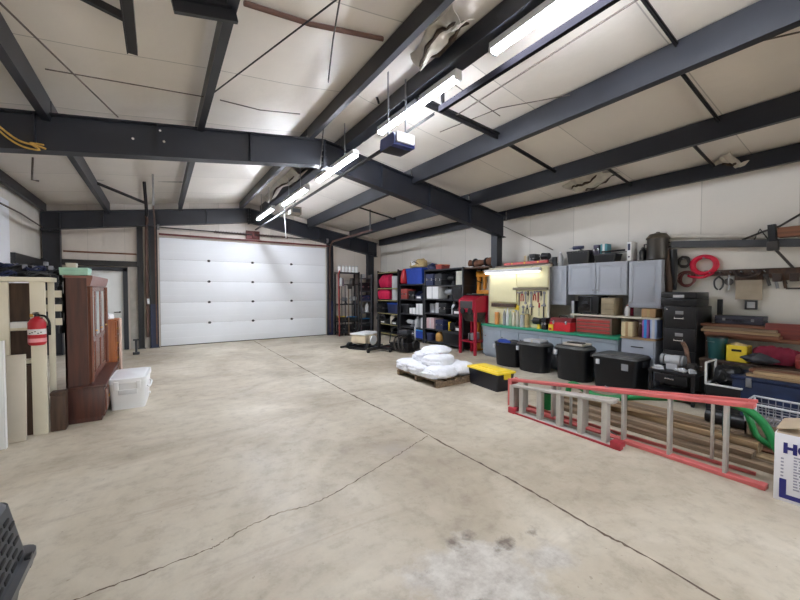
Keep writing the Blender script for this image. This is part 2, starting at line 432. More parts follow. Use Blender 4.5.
# ---- big sectional door
doorm = mat('door white enamel', (232, 235, 240), 0.6, 0, 0.025, 1.2)
d1 = bpy.data.objects.new('door_1', None); COL.objects.link(d1); d1['kind'] = 'structure'; d1.location = (0, YB+0.0, 0)
hin = []
for k in range(5):
    z0 = 0.015+k*0.607; z1 = z0+0.601
    mb = MB().box(DX0+0.01, 0.01, z0, DX1-0.01, 0.05, z1, 0.006)
    for gz in (0.2, 0.4): mb.box(DX0+0.04, 0.005, z0+gz-0.004, DX1-0.04, 0.0102, z0+gz+0.004)
    ST('door_section', mb, doorm, d1)
    if k:
        for hx in (1.22, 2.44, 3.66):
            h = MB().box(hx-0.03, -0.006, z0-0.035, hx+0.03, 0.012, z0+0.03, 0.004).cyl((hx-0.045, -0.012, z0-0.003), (hx+0.045, -0.012, z0-0.003), 0.012, n=8)
            ST('hinge', h, blackm, d1)
ST('bottom_seal', MB().box(DX0, 0.0, 0, DX1, 0.05, 0.016), rubber, d1)
# torsion shaft over the door, and its centre plate
ST('trim_1', MB().bar((0.0, YB-0.08, 3.12), (4.95, YB-0.08, 3.12), 0.03, 0.05), mat('rusty red steel', (96, 44, 42), 0.6, 0, 0.3, 6))
t = T('torsion_spring', 'rusty red torsion spring shaft above the white overhead door', 'door spring', (2.44, YB-0.13, 3.3))
MB().cyl((-2.5, 0, 0), (2.5, 0, 0), 0.016).build('shaft', blackm, t)
for sx in (-1, 1): MB().tube([(sx*(0.18+0.9*i/120), 0.04*math.cos(i*1.1), 0.04*math.sin(i*1.1)) for i in range(121)], 0.008, 5).build('spring', mat('rusty brown steel', (78, 48, 44), 0.6, 0.2, 0.3, 8), t)
MB().box(-0.2, 0.02, -0.14, 0.2, 0.05, 0.12).box(-0.03, -0.05, -0.1, 0.03, 0.03, 0.1).build('centre_bracket', mat('rusty red steel', (96, 44, 42)), t)
for sx in (-1, 1): MB().cyl((sx*2.42, 0, 0), (sx*2.47, 0, 0), 0.075, n=20).build('cable_drum', galv, t)
# ---- walk door in the end wall
ST('door_2', MB().box(-1.72, YB+0.02, 0.01, -0.8, YB+0.065, 2.08, 0.004), mat('walk door white', (226, 228, 228), 0.45, 0, 0.02))
h = MB().cyl((-0.88, YB+0.02, 1.0), (-0.88, YB-0.05, 1.0), 0.022).cyl((-0.88, YB-0.045, 1.0), (-1.0, YB-0.045, 1.0), 0.011)
ST('door_handle', h, blackm)
fr = MB().box(-1.8, YB-0.06, 0, -1.72, YB+0.06, 2.16).box(-0.8, YB-0.06, 0, -0.7, YB+0.06, 2.16).box(-1.8, YB-0.06, 2.08, -0.7, YB+0.06, 2.18)
ST('trim_2', fr, steel)
ST('trim_3', MB().box(XL, YB-0.09, 2.2, -0.45, YB, 2.34), blackm)          # dark header over the walk door
ST('trim_4', MB().box(-1.96, YB-0.02, 2.52, -0.5, YB, 2.56), brownb)       # thin girt on the panel
ST('trim_5', MB().box(-0.66, YB-0.02, 0, -0.5, YB, 2.2), mat('pale grey jamb', (176, 172, 166), 0.6))
# left wall: dark header and pale sliding door under it, nearer liner panel
ST('trim_6', MB().box(XL, 9.6, 2.08, XL+0.12, 11.75, 2.28), blackm)
ST('door_3', MB().box(XL+0.02, 9.7, 0, XL+0.07, 11.7, 2.08, 0.004), mat('side door white', (222, 222, 222), 0.5, 0, 0.03))
ST('trim_7', MB().box(XL, 6.6, 0, XL+0.05, 9.6, 3.22), mat('bright liner panel', (226, 228, 234), 0.4, 0, 0.02))
# lower white liner on the right wall beyond the cabinets
ST('trim_8', MB().box(XR-0.03, -2.5, 0.0, XR, 2.5, 2.3), mat('white liner board', (212, 209, 202), 0.5, 0, 0.06, 3))
wirem = mat('dull wire', (92, 82, 76), 0.6, 0, 0.2)

DEP = 0.2
def rzt(x): return zc(x)-DEP-0.004
def rafter(Y, label, x0=XL+0.02, x1=6.88):
    t = T('rafter', label, 'roof beam', (0, Y, 0), 0, 'tapered roof rafters')
    for a, b, da, db in ((x0, RX, 0.42, 0.42), (RX, x1, 0.42, 0.5)):
        za, zb = rzt(a), rzt(b)
        mb = MB().prism([(a, za), (b, zb), (b, zb-db), (a, za-da)], 'Y', -0.006, 0.006)
        mb.prism([(a, za), (b, zb), (b, zb-0.014), (a, za-0.014)], 'Y', -0.09, 0.09)
        mb.prism([(a, za-da), (b, zb-db), (b, zb-db-0.014), (a, za-da-0.014)], 'Y', -0.09, 0.09)
        for k in range(1, 4):
            x = a+(b-a)*k/4; z = za+(zb-za)*k/4; d_ = da+(db-da)*k/4
            mb.box(x-0.005, -0.08, z-d_, x+0.005, 0.08, z-0.014)
        o = mb.build('rafter_arm', steel, t)
    ep = MB().box(RX-0.02, -0.09, rzt(RX)-0.47, RX+0.02, 0.09, rzt(RX)+0.0)
    ep.build('splice_plate', steel, t)
    for k in range(4):
        MB().cyl((RX-0.035, -0.05, rzt(RX)-0.08-0.1*k), (RX+0.035, -0.05, rzt(RX)-0.08-0.1*k), 0.014, n=6).build('bolt', galv, t)
    return t
r_main = rafter(5.84, 'big charcoal roof rafter crossing the photo nearest the viewer')
rafter(YB-0.1, 'charcoal roof rafter along the end wall above the white overhead door')
rafter(-0.25, 'charcoal roof rafter directly above where the viewer stands')
rafter(-6.4, 'charcoal roof rafter against the wall behind the viewer')
# clip lugs with bolts on the main rafter
t = T('brace_clip', 'small bright bolted clip plates on the left half of the big rafter', 'clip', (0, 5.83, 0))
for (px, py) in ((133, 139), (160, 131), (164, 142)):
    p = at(px, py, Y=5.828); MB().cyl((p.x, 0.004, p.z), (p.x, -0.02, p.z), 0.016, n=6).build('bolt', chrome, t)
def column(x, Y, h, sgn, label, wd=0.46, wt=0.68):
    t = T('steel_column', label, 'column', (x, Y, 0), 0, 'tapered steel columns')
    # inner flange at x, web running outwards (sgn) to the wall
    o = MB().prism([(0, 0.012), (sgn*wd, 0.012), (sgn*wt, h), (0, h)], 'Y', -0.006, 0.006)
    o.box(0, -0.09, 0.012, sgn*0.014, 0.09, h)
    o.box(0, -0.09, h-0.45, sgn*wt, 0.09, h-0.436)
    o.build('column_shaft', steel, t)
    MB().box(-sgn*0.02, -0.12, 0, sgn*wd*0.7, 0.12, 0.012).build('base_plate', steel, t)
    return t
column(6.66, 5.93, rzt(6.8)-0.05, 1, 'charcoal steel column beside the pegboard on the long wall', 0.27, 0.29)
column(6.46, YB-0.12, rzt(6.6), 1, 'charcoal steel column in the far corner behind the red bags', 0.27, 0.29)
column(-1.98, YB-0.12, rzt(XL), -1, 'charcoal steel column in the far corner above the wooden hutch', 0.3, 0.34)
column(-1.98, 5.84, rzt(XL), -1, 'charcoal steel column hidden behind the cream rack', 0.3, 0.34)
# door posts in the end wall
for x, w, lab in ((-0.42, 0.13, 'charcoal door post beside the pale jamb of the walk door'), (-0.13, 0.2, 'charcoal door post forming the near side of the overhead door'), (5.0, 0.2, 'charcoal door post between the overhead door and tool racks')):
    t = T('door_post', lab, 'post', (x, YB-0.03, 0), 0, 'steel door posts')
    MB().box(-w/2, -0.006, 0, w/2, 0.03, 3.35).box(-w/2, -0.1, 0, -w/2+0.012, 0, 3.35).box(w/2-0.012, -0.1, 0, w/2, 0, 3.35).build('channel', steel, t)
    if w > 0.15: MB().box(-w/2+0.02, -0.09, 0, w/2-0.02, -0.075, 1.2).build('guard_plate', navy, t)['label'] = 'navy guard plate'
    MB().box(-w/2-0.02, -0.12, 0, w/2+0.02, 0.03, 0.012).build('base_plate', steel, t)
t = tag(MB().box(-0.03, -0.035, 0, 0.03, 0, 0.15, 0.006).build('switch_plate', white, None, (-0.26, YB-0.128, 1.2)), 'small white switch box on the post beside the walk door', 'switch')
tag(MB().tube([(-0.28, YB-0.09, 0.3), (-0.28, YB-0.09, 3.1), (-0.26, YB-0.12, 3.45), (-0.26, YB-0.3, 3.55)], 0.035, 8).build('conduit', mat('rusty conduit', (98, 74, 66), 0.6, 0.2, 0.3, 6)), 'rusty vertical conduit running up the post beside overhead door', 'conduit')
# purlins (C sections), framed between the rafters bay by bay
def purlin_mb(sgn, y0, y1, dep=DEP, fl=0.075):
    mb = MB(); x1 = sgn*fl
    mb.prism([(0, -0.012), (x1, -0.012), (x1, -0.016-0.02), (x1-0.004*sgn, -0.016-0.02), (x1-0.004*sgn, -0.017), (0.005*sgn, -0.017), (0.005*sgn, -dep+0.005), (x1-0.004*sgn, -dep+0.005), (x1-0.004*sgn, -dep+0.022), (x1, -dep+0.022), (x1, -dep), (0, -dep)], 'Y', y0, y1)
    return mb
pwho = ['first from the eave over the wooden hutch', 'second from the eave over the wooden hutch', 'at the ridge beside the torn insulation', 'at the ridge over the strip lights', 'between the opener and long tool wall', 'nearest the eave over the tool wall']
pdep = [0.27, 0.22, 0.21, 0.21, 0.31, 0.28]; pfl = [0.08, 0.08, 0.07, 0.2, 0.1, 0.07]
bays = [(-6.3, -0.26, 'behind the viewer'), (-0.24, 5.825, 'before the big rafter'), (5.855, YB-0.11, 'beyond the big rafter')]
for x, who, dp, fl in zip(PUR, pwho, pdep, pfl):
    for y0, y1, bay in bays:
        o = purlin_mb(-1 if x < 0 else 1, y0, y1, dp, fl).build('purlin', steel, None, (x, 0, zc(x)-0.012))
        tag(o, 'charcoal purlin '+who+', '+bay, 'purlin', 'roof purlins')
for x, sgn, who in ((XR-0.14, 1, 'atop the long tool wall'), (XL+0.13, -1, 'atop the wall behind the cream rack')):
    for y0, y1, bay in bays:
        o = purlin_mb(sgn, y0, y1, 0.24 if sgn > 0 else 0.2, 0.07).build('eave_strut', steel, None, (x, 0, zc(x)-0.02))
        tag(o, 'dark eave strut '+who+', '+bay, 'eave strut', 'eave struts')
# cross pieces between purlins
def cross(a, b, lab, w=0.035, name='purlin_brace'):
    o = MB().bar(a, b, w, w*0.4).bar(Vector(a)-Vector((0, 0, w*0.4)), Vector(b)-Vector((0, 0, w*0.4)), w*0.3, w).build(name, blackm)
    return tag(o, lab, 'brace', 'angle braces in the roof')
def xbar(px, py, xa, xb, lab, off=0.1, w=0.035):
    p = atc(px, py, off); cross((xa, p.y, zc(xa)-off), (xb, p.y, zc(xb)-off), lab, w)
xbar(655, 15, 2.9, 4.16, 'dark angle brace above the light nearest the viewer', 0.06)
xbar(695, 90, 4.3, 5.73, 'dark angle brace between purlins high over the filing cabinet', 0.08)
xbar(545, 165, 4.3, 5.73, 'dark angle brace between purlins high over the pegboard', 0.1, 0.045)
xbar(596, 160, 5.85, 6.95, 'short dark angle brace by the eave above the grey cabinets', 0.1)
xbar(708, 160, 5.85, 6.95, 'short dark angle brace by the eave under torn insulation', 0.1)
xbar(365, 209, 4.2, 5.73, 'dark angle brace between purlins far down near the overhead door', 0.1)
cross(at(395, 97, Y=4.9), at(425, 108, Y=4.9), 'dark angle brace hanging between the two ridge purlins', 0.04)
p = at(441, 108, Z=3.95); q = at(492, 146, X=4.17)
cross((2.7, p.y, 3.98), (4.25, p.y, 3.86), 'heavy dark angle from ridge purlin above the blue opener', 0.075)
cross(at(172, -3, Y=3.2), at(236, 9, Y=3.2), 'dark brace meeting a purlin at the top edge above the walk door', 0.12)
cross(at(303, 113, Y=5.5), at(332, 112, Y=5.5), 'short dark stub brace just ahead of the big rafter', 0.035)
cross(at(371, 79, Y=4.4), at(379, 103, Y=4.4), 'dark hanger leg between the ridge purlins near the torn flap', 0.03)
cross(at(434, 113, Y=3.6), at(404, 133, Y=3.7), 'thin dark strut sloping down to the blue opener', 0.03)
# far left bar with its hanger post
p = at(80, 178, Y=9.6)
cross(at(80, 177, Y=9.6), at(184, 180, Y=9.6), 'dark bar across two purlins above the walk door', 0.06)
a = at(144, 180, Y=9.6); b = at(147, 216, Y=9.75)
cross(a, b, 'short dark hanger post dropping from the bar above walk door', 0.06)
cross(at(96, 182, Y=9.6), at(147, 203, Y=9.7), 'diagonal dark knee brace beside the hanger post', 0.05)
# horizontal tracks of the overhead door
for x, lab in ((-0.08, 'galvanised horizontal door track above the walk door side'), (4.96, 'galvanised horizontal door track on the tool shelf side')):
    t = T('door_track', lab, 'door track', (x, YB-0.16, 0), 0, 'overhead door tracks')
    pts = [(0, 0, 0.1), (0, 0, 2.9)]+[(0, -0.35+0.35*math.cos(a), 2.9+0.35*math.sin(a)) for a in [PI/2*k/6 for k in range(1, 7)]]+[(0, -3.0, 3.26)]
    mb = MB()
    for p_, q_ in zip(pts, pts[1:]): mb.bar(p_, q_, 0.05, 0.03, up=(1, 0, 0))
    mb.build('track_rail', mat('rusty conduit', (98, 74, 66)), t)
    MB().bar((0, -2.9, 3.26), (0, -2.9, zc(x)-0.02), 0.04, 0.012).build('hanger_strap', galv, t)
# tracks of the door behind the viewer
pL = at(133, 50, Z=3.74)
t = T('door_track', 'black end of an overhead door track hanging at the top edge', 'door track', (pL.x, pL.y, 0), 0, 'overhead door tracks')
MB().box(-0.035, -6.0, 3.70, 0.035, 0, 3.78).box(-0.045, -6, 3.69, -0.035, 0, 3.79).build('track_rail', blackm, t)
MB().bar((-0.035, -0.38, 3.78), (-0.6, -0.45, 3.86), 0.04, 0.06).bar((-0.02, -0.3, 3.78), (-0.02, -0.3, zc(pL.x)-0.02), 0.05, 0.02).build('hanger_angle', blackm, t)
pR = at(440, 110, Z=3.80)
t = T('door_track', 'long black overhead door track hanging beside the strip lights', 'door track', (pR.x, pR.y, 0), 0, 'overhead door tracks')
MB().box(-0.025, -7.0, 3.77, 0.025, 0, 3.84).build('track_rail', mat('black purple steel', (17, 15, 23), 0.85, 0, 0.1, 4, 0.0, 0.15), t)
MB().bar((0, -0.05, 3.84), (0, -0.05, 4.0), 0.05, 0.015).build('hanger_strap', blackm, t); MB().bar((0, -3, 3.84), (0, -3, 4.1), 0.05, 0.015).build('hanger_strap', blackm, t)
# rods, cables, pipes
def line(pts, r, m, name, lab, cat, group=None):
    return tag(MB().tube(pts, r, 6).build(name, m), lab, cat, group)
G = 'cross bracing rods and cables'
line([at(0, 3, Z=3.62), at(118, 117, Y=5.7)], 0.008, wirem, 'bracing_rod', 'thin brown bracing rod from corner to the big rafter', 'rod', G)
line([atc(340, -3, 0.22), atc(208, 97, 0.22)], 0.008, blackm, 'bracing_rod', 'thin black bracing cable above the middle of the floor', 'rod', G)
line([atc(640, -2, 0.22), atc(452, 118, 0.22)], 0.008, wirem, 'bracing_rod', 'thin brown bracing rod beside the near ridge light', 'rod', G)
line([at(503, 226, X=7.05), at(553, 250, X=7.05)], 0.009, wirem, 'bracing_rod', 'short bracing rod on wall over the pegboard', 'rod', G)
line([atc(45, 69, 0.16), atc(205, 97, 0.16)], 0.006, wirem, 'ceiling_wire', 'thin wire strung across the roof left of the middle', 'wire', 'wires under the roof')
line([atc(220, 100, 0.1), atc(260, 110, 0.12), atc(300, 114, 0.1)], 0.007, wirem, 'ceiling_wire', 'thin sagging wire just ahead of the big rafter', 'wire', 'wires under the roof')
line([atc(440, 132, 0.12), atc(500, 108, 0.13), atc(570, 95, 0.12)], 0.006, wirem, 'ceiling_wire', 'thin wire beyond the blue opener toward the purlin', 'wire', 'wires under the roof')
line([atc(455, 85, 0.1), atc(500, 116, 0.12)], 0.006, wirem, 'ceiling_wire', 'thin brown wire beside the second strip light', 'wire', 'wires under the roof')
line([atc(720, 50, 0.1), atc(800, 32, 0.1)], 0.008, wirem, 'ceiling_wire', 'thin brown wire under the roof high above the red ring', 'wire', 'wires under the roof')
line([atc(244, 3, 0.05), atc(310, 24, 0.05), atc(383, 39, 0.05)], 0.024, mat('brown pipe', (92, 60, 48), 0.5), 'gas_pipe', 'rusty brown pipe crossing the roof to the ridge', 'pipe')
line([atc(340, -2, 0.1), at(333, 40, Y=3.4), at(325, 110, Y=5.4), at(320, 168, Y=5.6)], 0.008, grime, 'pull_cord', 'grey cord dangling from the roof near the ridge', 'cord')
line([at(33, 152, Y=8.2), at(32, 180, Y=8.2), at(39, 181, Y=8.2)], 0.014, wirem, 'hanging_hook', 'thin hook hanging from the roof over the cream rack', 'hook')
pp = [at(690, 140, X=6.0), at(745, 127, X=6.0), at(806, 111, X=6.0)]
line(pp, 0.014, white, 'conduit', 'white conduit pipe under the purlin nearest the tool wall', 'conduit')
line([at(0, 203, X=XL+0.06), at(20, 213, X=XL+0.06), at(42, 227, X=XL+0.06)], 0.015, wirem, 'conduit', 'brown conduit along the wall above the cream rack', 'conduit')
# rope draped over the near rafter at the left
a = at(-6, 120, Y=5.7)
rp = T('coiled_rope', 'yellow rope looped over the big rafter at its left end', 'rope', (0, 0, 0))
MB().tube(smooth([at(-8, 120, Y=5.72), at(5, 131, Y=5.71), at(20, 141, Y=5.70), at(38, 146, Y=5.70), at(46, 149, Y=5.70)], 6), 0.011, 7).build('strand', rope, rp)
MB().tube(smooth([at(-8, 124, Y=5.69), at(8, 138, Y=5.68), at(24, 147, Y=5.68), at(40, 150, Y=5.68), at(30, 143, Y=5.68), at(44, 145, Y=5.68)], 6), 0.010, 7).build('strand', rope, rp)
# torn insulation hanging at the ridge
def torn(px, lab, seed):
    q = [atc(*p, 0.03) for p in px]
    for p in q: p.y = min(p.y, YB-0.3)
    ctr = sum(q, Vector())/4; rr = random.Random(seed)
    t = T('torn_insulation', lab, 'insulation', (0, 0, 0), 0, 'torn roof insulation')
    def fn(u, v):
        a = q[0].lerp(q[1], u); b = q[3].lerp(q[2], u); p = a.lerp(b, v)
        e = math.sin(PI*v)
        return (p.x+0.03*math.sin(9*u+4*v), p.y+0.02*math.sin(13*v), p.z-0.02-0.14*e*(0.5+0.5*math.sin(6*u+seed))**0.5-0.02*math.sin(17*u)*math.sin(11*v))
    MB().sheet(fn, 30, 12, 0.008).build('vinyl_flap', mat('torn white vinyl', (190, 184, 172), 0.5, 0, 0.15, 9), t)
    fib = mat('dark glass fibre', (62, 50, 38), 0.95, 0, 0.4, 20, 0.5)
    for vv, w in ((0.28, 0.022), (1.0, 0.03)):
        pts = [Vector(fn(u/14, vv))-Vector((0, 0, 0.02+0.012*math.sin(u*2.1))) for u in range(1, 14)]
        MB().tube(pts, lambda k: w*(0.5+0.5*math.sin(PI*k)+0.25*math.sin(23*k)), 7).build('fibre_edge', fib, t)
    return t
torn([(410, 52), (452, 0), (474, 14), (426, 60)], 'big torn insulation flap with dark fibre edges at ridge top', 1)
torn([(262, 197), (291, 166), (312, 166), (280, 202)], 'torn wrinkled insulation at the ridge beyond the big rafter, beside far strip lights', 2)
torn([(712, 162), (730, 150), (754, 156), (735, 164)], 'scrap of torn insulation by the eave above the red ring', 3)
torn([(562, 185), (590, 165), (620, 170), (585, 190)], 'ragged torn insulation by the eave above the grey cabinets', 4)
# ================================================================== LEFT SIDE: RACK, HUTCH, COOLER
Yr = 5.40
t = T('wooden_rack', 'cream painted wooden rack with slat ends against the left side', 'rack', (0, 0, 0))
xa, xb = at(29.5, 300, Y=Yr).x, at(46, 300, Y=Yr+0.045).x; rx0, rx1 = at(47.5, 300, Y=5.6).x, at(54.5, 300, Y=5.62).x; sx1 = at(62, 300, Y=5.66).x
MB().box(xa, Yr, 0, xb, Yr+0.045, 1.70, 0.006).build('post', cream, t)
MB().box(-1.62, Yr, 0, at(8, 300, Y=Yr).x, Yr+0.045, 1.66, 0.006).build('post', cream, t)
MB().box(rx0, 5.60, 0, rx1, 5.64, 1.70, 0.006).build('post', cream, t)
MB().box(-1.95, 5.60, 0, -1.88, 5.64, 1.70, 0.006).build('post', cream, t)
MB().box(-1.95, Yr-0.02, 1.665, -0.985, 5.66, 1.715, 0.006).build('top_board', cream, t)
for z in (1.21, 1.37, 1.53): MB().box(-1.95, 5.642, z-0.04, sx1, 5.665, z+0.04, 0.004).build('slat', cream, t)
MB().box(-1.6, 5.58, 0.05, -1.13, 5.598, 1.65).build('back_panel', brownw, t)
MB().box(-1.62, Yr+0.05, 0.78, -1.07, 5.575, 0.82, 0.004).build('shelf', cream, t)
MB().box(-1.62, Yr+0.05, 1.14, -1.07, 5.575, 1.17, 0.004).build('shelf', cream, t)
MB().box(-1.62, Yr+0.05, 0.0, -1.12, 5.5, 0.76, 0.0).build('lower_panel', brownw, t)
# things on and around the rack
t = T('white_box', 'small white box on the rack shelf beside the fire extinguisher', 'box', (-1.24, 5.50, 1.17))
MB().box(-0.09, -0.05, 0, 0.08, 0.06, 0.05, 0.006).build('body', white, t); MB().box(-0.093, -0.053, 0.05, 0.083, 0.063, 0.062, 0.004).build('lid', white, t)
# fire extinguisher hung on the front post
c = at(37, 330, Y=5.30); zb = at(37, 345, Y=5.30).z; zt = at(37, 318, Y=5.30).z
t = T('fire_extinguisher', 'red fire extinguisher hung on the cream post of the rack', 'fire extinguisher', (c.x, 5.305, zb))
h = zt-zb; r = 0.072
MB().lathe([(r*0.8, 0), (r, 0.02), (r, h*0.82), (r*0.75, h*0.95), (r*0.32, h*1.02), (r*0.3, h*1.06)], n=24).build('tank', red, t)
MB().lathe([(r+0.0012, h*0.40), (r+0.0012, h*0.60)], n=24).build('label_band', mat('pale label', (214, 214, 214), 0.6), t)
mb = MB()
for k in range(5):
    a = -PI/2-0.6+0.3*k
    mb.box((r+0.003)*math.cos(a)-0.006, (r+0.003)*math.sin(a)-0.006, h*(0.44+0.03*(k % 3)), (r+0.003)*math.cos(a)+0.006, (r+0.003)*math.sin(a)+0.006, h*(0.47+0.03*(k % 3)))
mb.build('label_print', darkgrey, t)
MB().lathe([(r+0.0012, h*0.12), (r+0.0012, h*0.26)], n=24).build('label_band', mat('pink label', (222, 150, 156), 0.6), t)
MB().cyl((0, 0, h*1.05), (0, 0, h*1.16), 0.02).box(-0.012, -0.1, h*1.14, 0.012, 0.02, h*1.17).box(-0.012, -0.11, h*1.19, 0.012, 0.02, h*1.215).build('valve_handle', blackm, t)
MB().tube(smooth([(0.02, 0, h*1.1), (0.07, -0.02, h*1.05), (0.1, -0.02, h*0.8), (0.1, -0.01, h*0.35)], 5), 0.011, 7).build('hose', rubber, t)
MB().box(-0.03, r-0.005, h*0.1, 0.03, 0.093, h*1.0).build('wall_bracket', blackm, t)
MB().cyl((-0.025, -0.01, h*1.1), (-0.05, -0.015, h*1.1), 0.018).build('pressure_gauge', brass, t)
# slabs leaning on the rack
t = tag(MB().box(-0.085, -0.02, 0, 0.075, 0.02, 0.9, 0.005).build('laminate_board', beige, None, (-1.255, 5.27, 0.004), (-0.05, 0, 0)), 'tall beige laminate board standing against the cream rack', 'board')
x0 = at(5.5, 400, Y=5.12).x
t = T('laminate_board', 'white panel standing at the very left edge before the rack', 'panel', (x0-0.26, 5.12, 0.0))
MB().box(-0.26, -0.025, 0.0, 0.25, 0.025, 1.07, 0.006).build('sheet', white, t); MB().box(0.25, -0.027, 0.0, 0.262, 0.027, 1.075, 0.003).build('edge_strip', white, t)
# brown box
t = T('brown_box', 'small dark brown box on the floor between rack and hutch', 'box', (-0.965, 5.50, 0))
MB().box(-0.06, -0.07, 0, 0.065, 0.07, 0.40, 0.008).build('body', brownw, t); MB().box(-0.064, -0.074, 0.40, 0.069, 0.074, 0.435, 0.008).build('lid', brownw, t)
# hutch: front faces +X
t = T('wooden_hutch', 'tall dark mahogany hutch with stepped base facing the open floor', 'cabinet', (0, 0, 0))
BX0, BX1, BY0, BY1 = -0.925, -0.575, 5.60, 7.25
UX1, UY0, UY1 = -0.70, 5.63, 7.15
b = MB().box(BX0, BY0, 0.05, BX1, BY1, 0.40, 0.006).box(BX0+0.01, BY0+0.01, 0, BX1-0.03, BY1-0.01, 0.05)
b.build('base_cabinet', mahog, t)
MB().box(BX0, BY0-0.015, 0.40, BX1+0.015, BY1+0.015, 0.432, 0.008).build('base_top', mahog, t)
u = MB().box(BX0, UY0, 0.432, UX1-0.02, UY0+0.03, 1.72).box(BX0, UY1-0.03, 0.432, UX1-0.02, UY1, 1.72).box(BX0, UY0, 0.432, BX0+0.02, UY1, 1.72).box(BX0+0.02, UY0+0.03, 1.68, UX1-0.025, UY1-0.03, 1.715).box(BX0, UY0+0.03, 0.99, UX1-0.03, UY1-0.03, 1.01)
u.build('upper_case', mahog, t)
MB().box(BX0, UY0-0.015, 1.72, UX1+0.01, UY1+0.015, 1.745, 0.004).prism([(UX1-0.02, 1.62), (UX1+0.012, 1.63), (UX1+0.035, 1.72), (UX1+0.035, 1.75), (UX1-0.02, 1.75)], 'Y', UY0-0.02, UY1+0.02).build('cornice', mat('glare paled mahogany', (128, 84, 74), 0.3, 0, 0.1), t)  # cornice colour is whitened to carry the glare on it
dm = mat('polished mahogany with glare', (112, 68, 54), 0.25, 0, 0.12, 5)  # paler than the case: pinkish glare put into the front colour
for k in range(3):
    y0 = UY0+0.02+k*0.49; y1 = y0+0.475
    d = MB().box(UX1-0.02, y0, 0.45, UX1, y0+0.06, 1.62).box(UX1-0.02, y1-0.06, 0.45, UX1, y1, 1.62).box(UX1-0.02, y0+0.06, 1.56, UX1, y1-0.06, 1.62).box(UX1-0.02, y0+0.06, 0.45, UX1, y1-0.06, 0.53).box(UX1-0.02, y0+0.06, 0.92, UX1, y1-0.06, 0.98).box(UX1-0.016, y0+0.06, 0.53, UX1-0.01, y1-0.06, 0.92)
    do = d.build('door', dm, t)
    MB().box(UX1-0.014, y0+0.06, 0.98, UX1-0.010, y1-0.06, 1.56).build('glass_pane', glass, do)
    MB().cyl((UX1, y1-0.03, 1.05), (UX1+0.02, y1-0.03, 1.05), 0.01).build('knob', brass, do)
    dr = MB().box(BX1-0.002, BY0+0.06+k*0.52, 0.1, BX1+0.014, BY0+0.54+k*0.52, 0.36, 0.006).build('drawer', dm, t)
    MB().tube(arc((BX1+0.016, BY0+0.3+k*0.52, 0.24), 0.03, PI, 2*PI, 8, 'YZ'), 0.005, 6).build('drawer_pull', brass, dr)
for yy in (UY0-0.0, UY1-0.05): MB().cyl((UX1+0.012, yy+0.025, 0.47), (UX1+0.012, yy+0.025, 1.62), 0.018, n=12).build('corner_column', dm, t)
# box on top of the hutch
t = T('card_box', 'pale green flat box on top of the mahogany hutch', 'box', (-0.83, 5.78, 1.752))
MB().box(-0.13, -0.14, 0, 0.12, 0.14, 0.075, 0.004).build('body', mint, t); MB().box(-0.133, -0.143, 0.05, 0.123, 0.143, 0.088, 0.004).build('lid', mint, t)
t = T('card_box', 'little pale box perched on top of the green flat box', 'box', (-0.87, 5.78, 1.842))
MB().box(-0.05, -0.05, 0, 0.045, 0.05, 0.05, 0.004).build('body', beige, t); MB().box(-0.052, -0.052, 0.04, 0.047, 0.052, 0.056, 0.003).build('lid', beige, t)
# heap of cables and bags on the rack
t = T('cable_heap', 'heap of tangled black and navy cables on the cream rack', 'cables', (-1.28, 5.72, 1.717))
rr = random.Random(4)
for k in range(9):
    cx, cy = rr.uniform(-0.2, 0.2), rr.uniform(-0.14, 0.14); ra = rr.uniform(0.06, 0.11); pts = []
    for i in range(40):
        a = i*0.42; pts.append((cx+ra*math.cos(a)*(1+0.2*math.sin(a*1.7+k)), cy+ra*math.sin(a)*0.8, 0.03+0.03*(k % 4)+0.02*math.sin(a*2.3+k)+0.0004*i))
    MB().tube(pts, 0.011, 6).build('cable_coil', navy if k % 3 == 0 else blackp if k % 3 == 1 else darkgrey, t)
MB().blob((0.02, 0.02, 0.06), 0.2, 0.14, 0.075, 3, 0.25).build('bag', blackp, t)
for k, (px, py) in enumerate(((46, 264), (51, 268), (35, 268), (25, 267))):
    p = at(px, py, Y=5.62); MB().box(p.x+1.28-0.02, -0.12, max(0.0, p.z-1.717-0.02), p.x+1.28+0.02, -0.09, max(0.0, p.z-1.717-0.02)+0.045, 0.006).build('plug', mat('grey plug', (120, 122, 132), 0.5), t)
p0 = at(55, 277, Y=5.88); 
t = tag(MB().tube(smooth([(-1.1, 5.7, 1.76), (-1.03, 5.83, 1.78), (-0.99, 5.9, 1.72), (-1.0, 5.88, 1.6), (-0.985, 5.9, 1.5), (-0.99, 5.93, 1.38), (-1.0, 5.94, 1.05)], 6), lambda k: 0.022+0.008*math.sin(40*k), 7).build('cable_bundle', blackp), 'black cable bundle drooping between the rack and hutch', 'cable')
# dresser behind the cooler
yd = 7.6; xb = at(117, 330, Y=yd).x
t = T('wooden_dresser', 'orange brown wooden dresser standing just beyond the hutch', 'dresser', (0, 0, 0))
MB().box(-1.05, yd, 0.04, xb-0.03, yd+0.5, 1.06, 0.006).box(-1.03, yd+0.02, 0, xb-0.05, yd+0.48, 0.04).build('carcass', oak, t)
MB().box(-1.07, yd-0.02, 1.06, xb, yd+0.52, 1.085, 0.006).build('top', oak, t)
for k in range(4):
    d = MB().box(xb-0.03, yd+0.03, 0.08+k*0.245, xb-0.012, yd+0.47, 0.305+k*0.245, 0.005).build('drawer', oak, t)
    for y in (0.13, 0.37): MB().cyl((xb-0.012, yd+y, 0.19+k*0.245), (xb+0.008, yd+y, 0.19+k*0.245), 0.014).build('knob', brass, d)
t = T('towel_bundle', 'white folded dish towel bundle on the orange brown dresser', 'towel', (at(109, 318, Y=yd+0.1).x, yd+0.2, 1.085))
MB().blob((0, 0, 0.035), 0.06, 0.12, 0.06, 7, 0.2, flat=True).build('cloth', white, t)
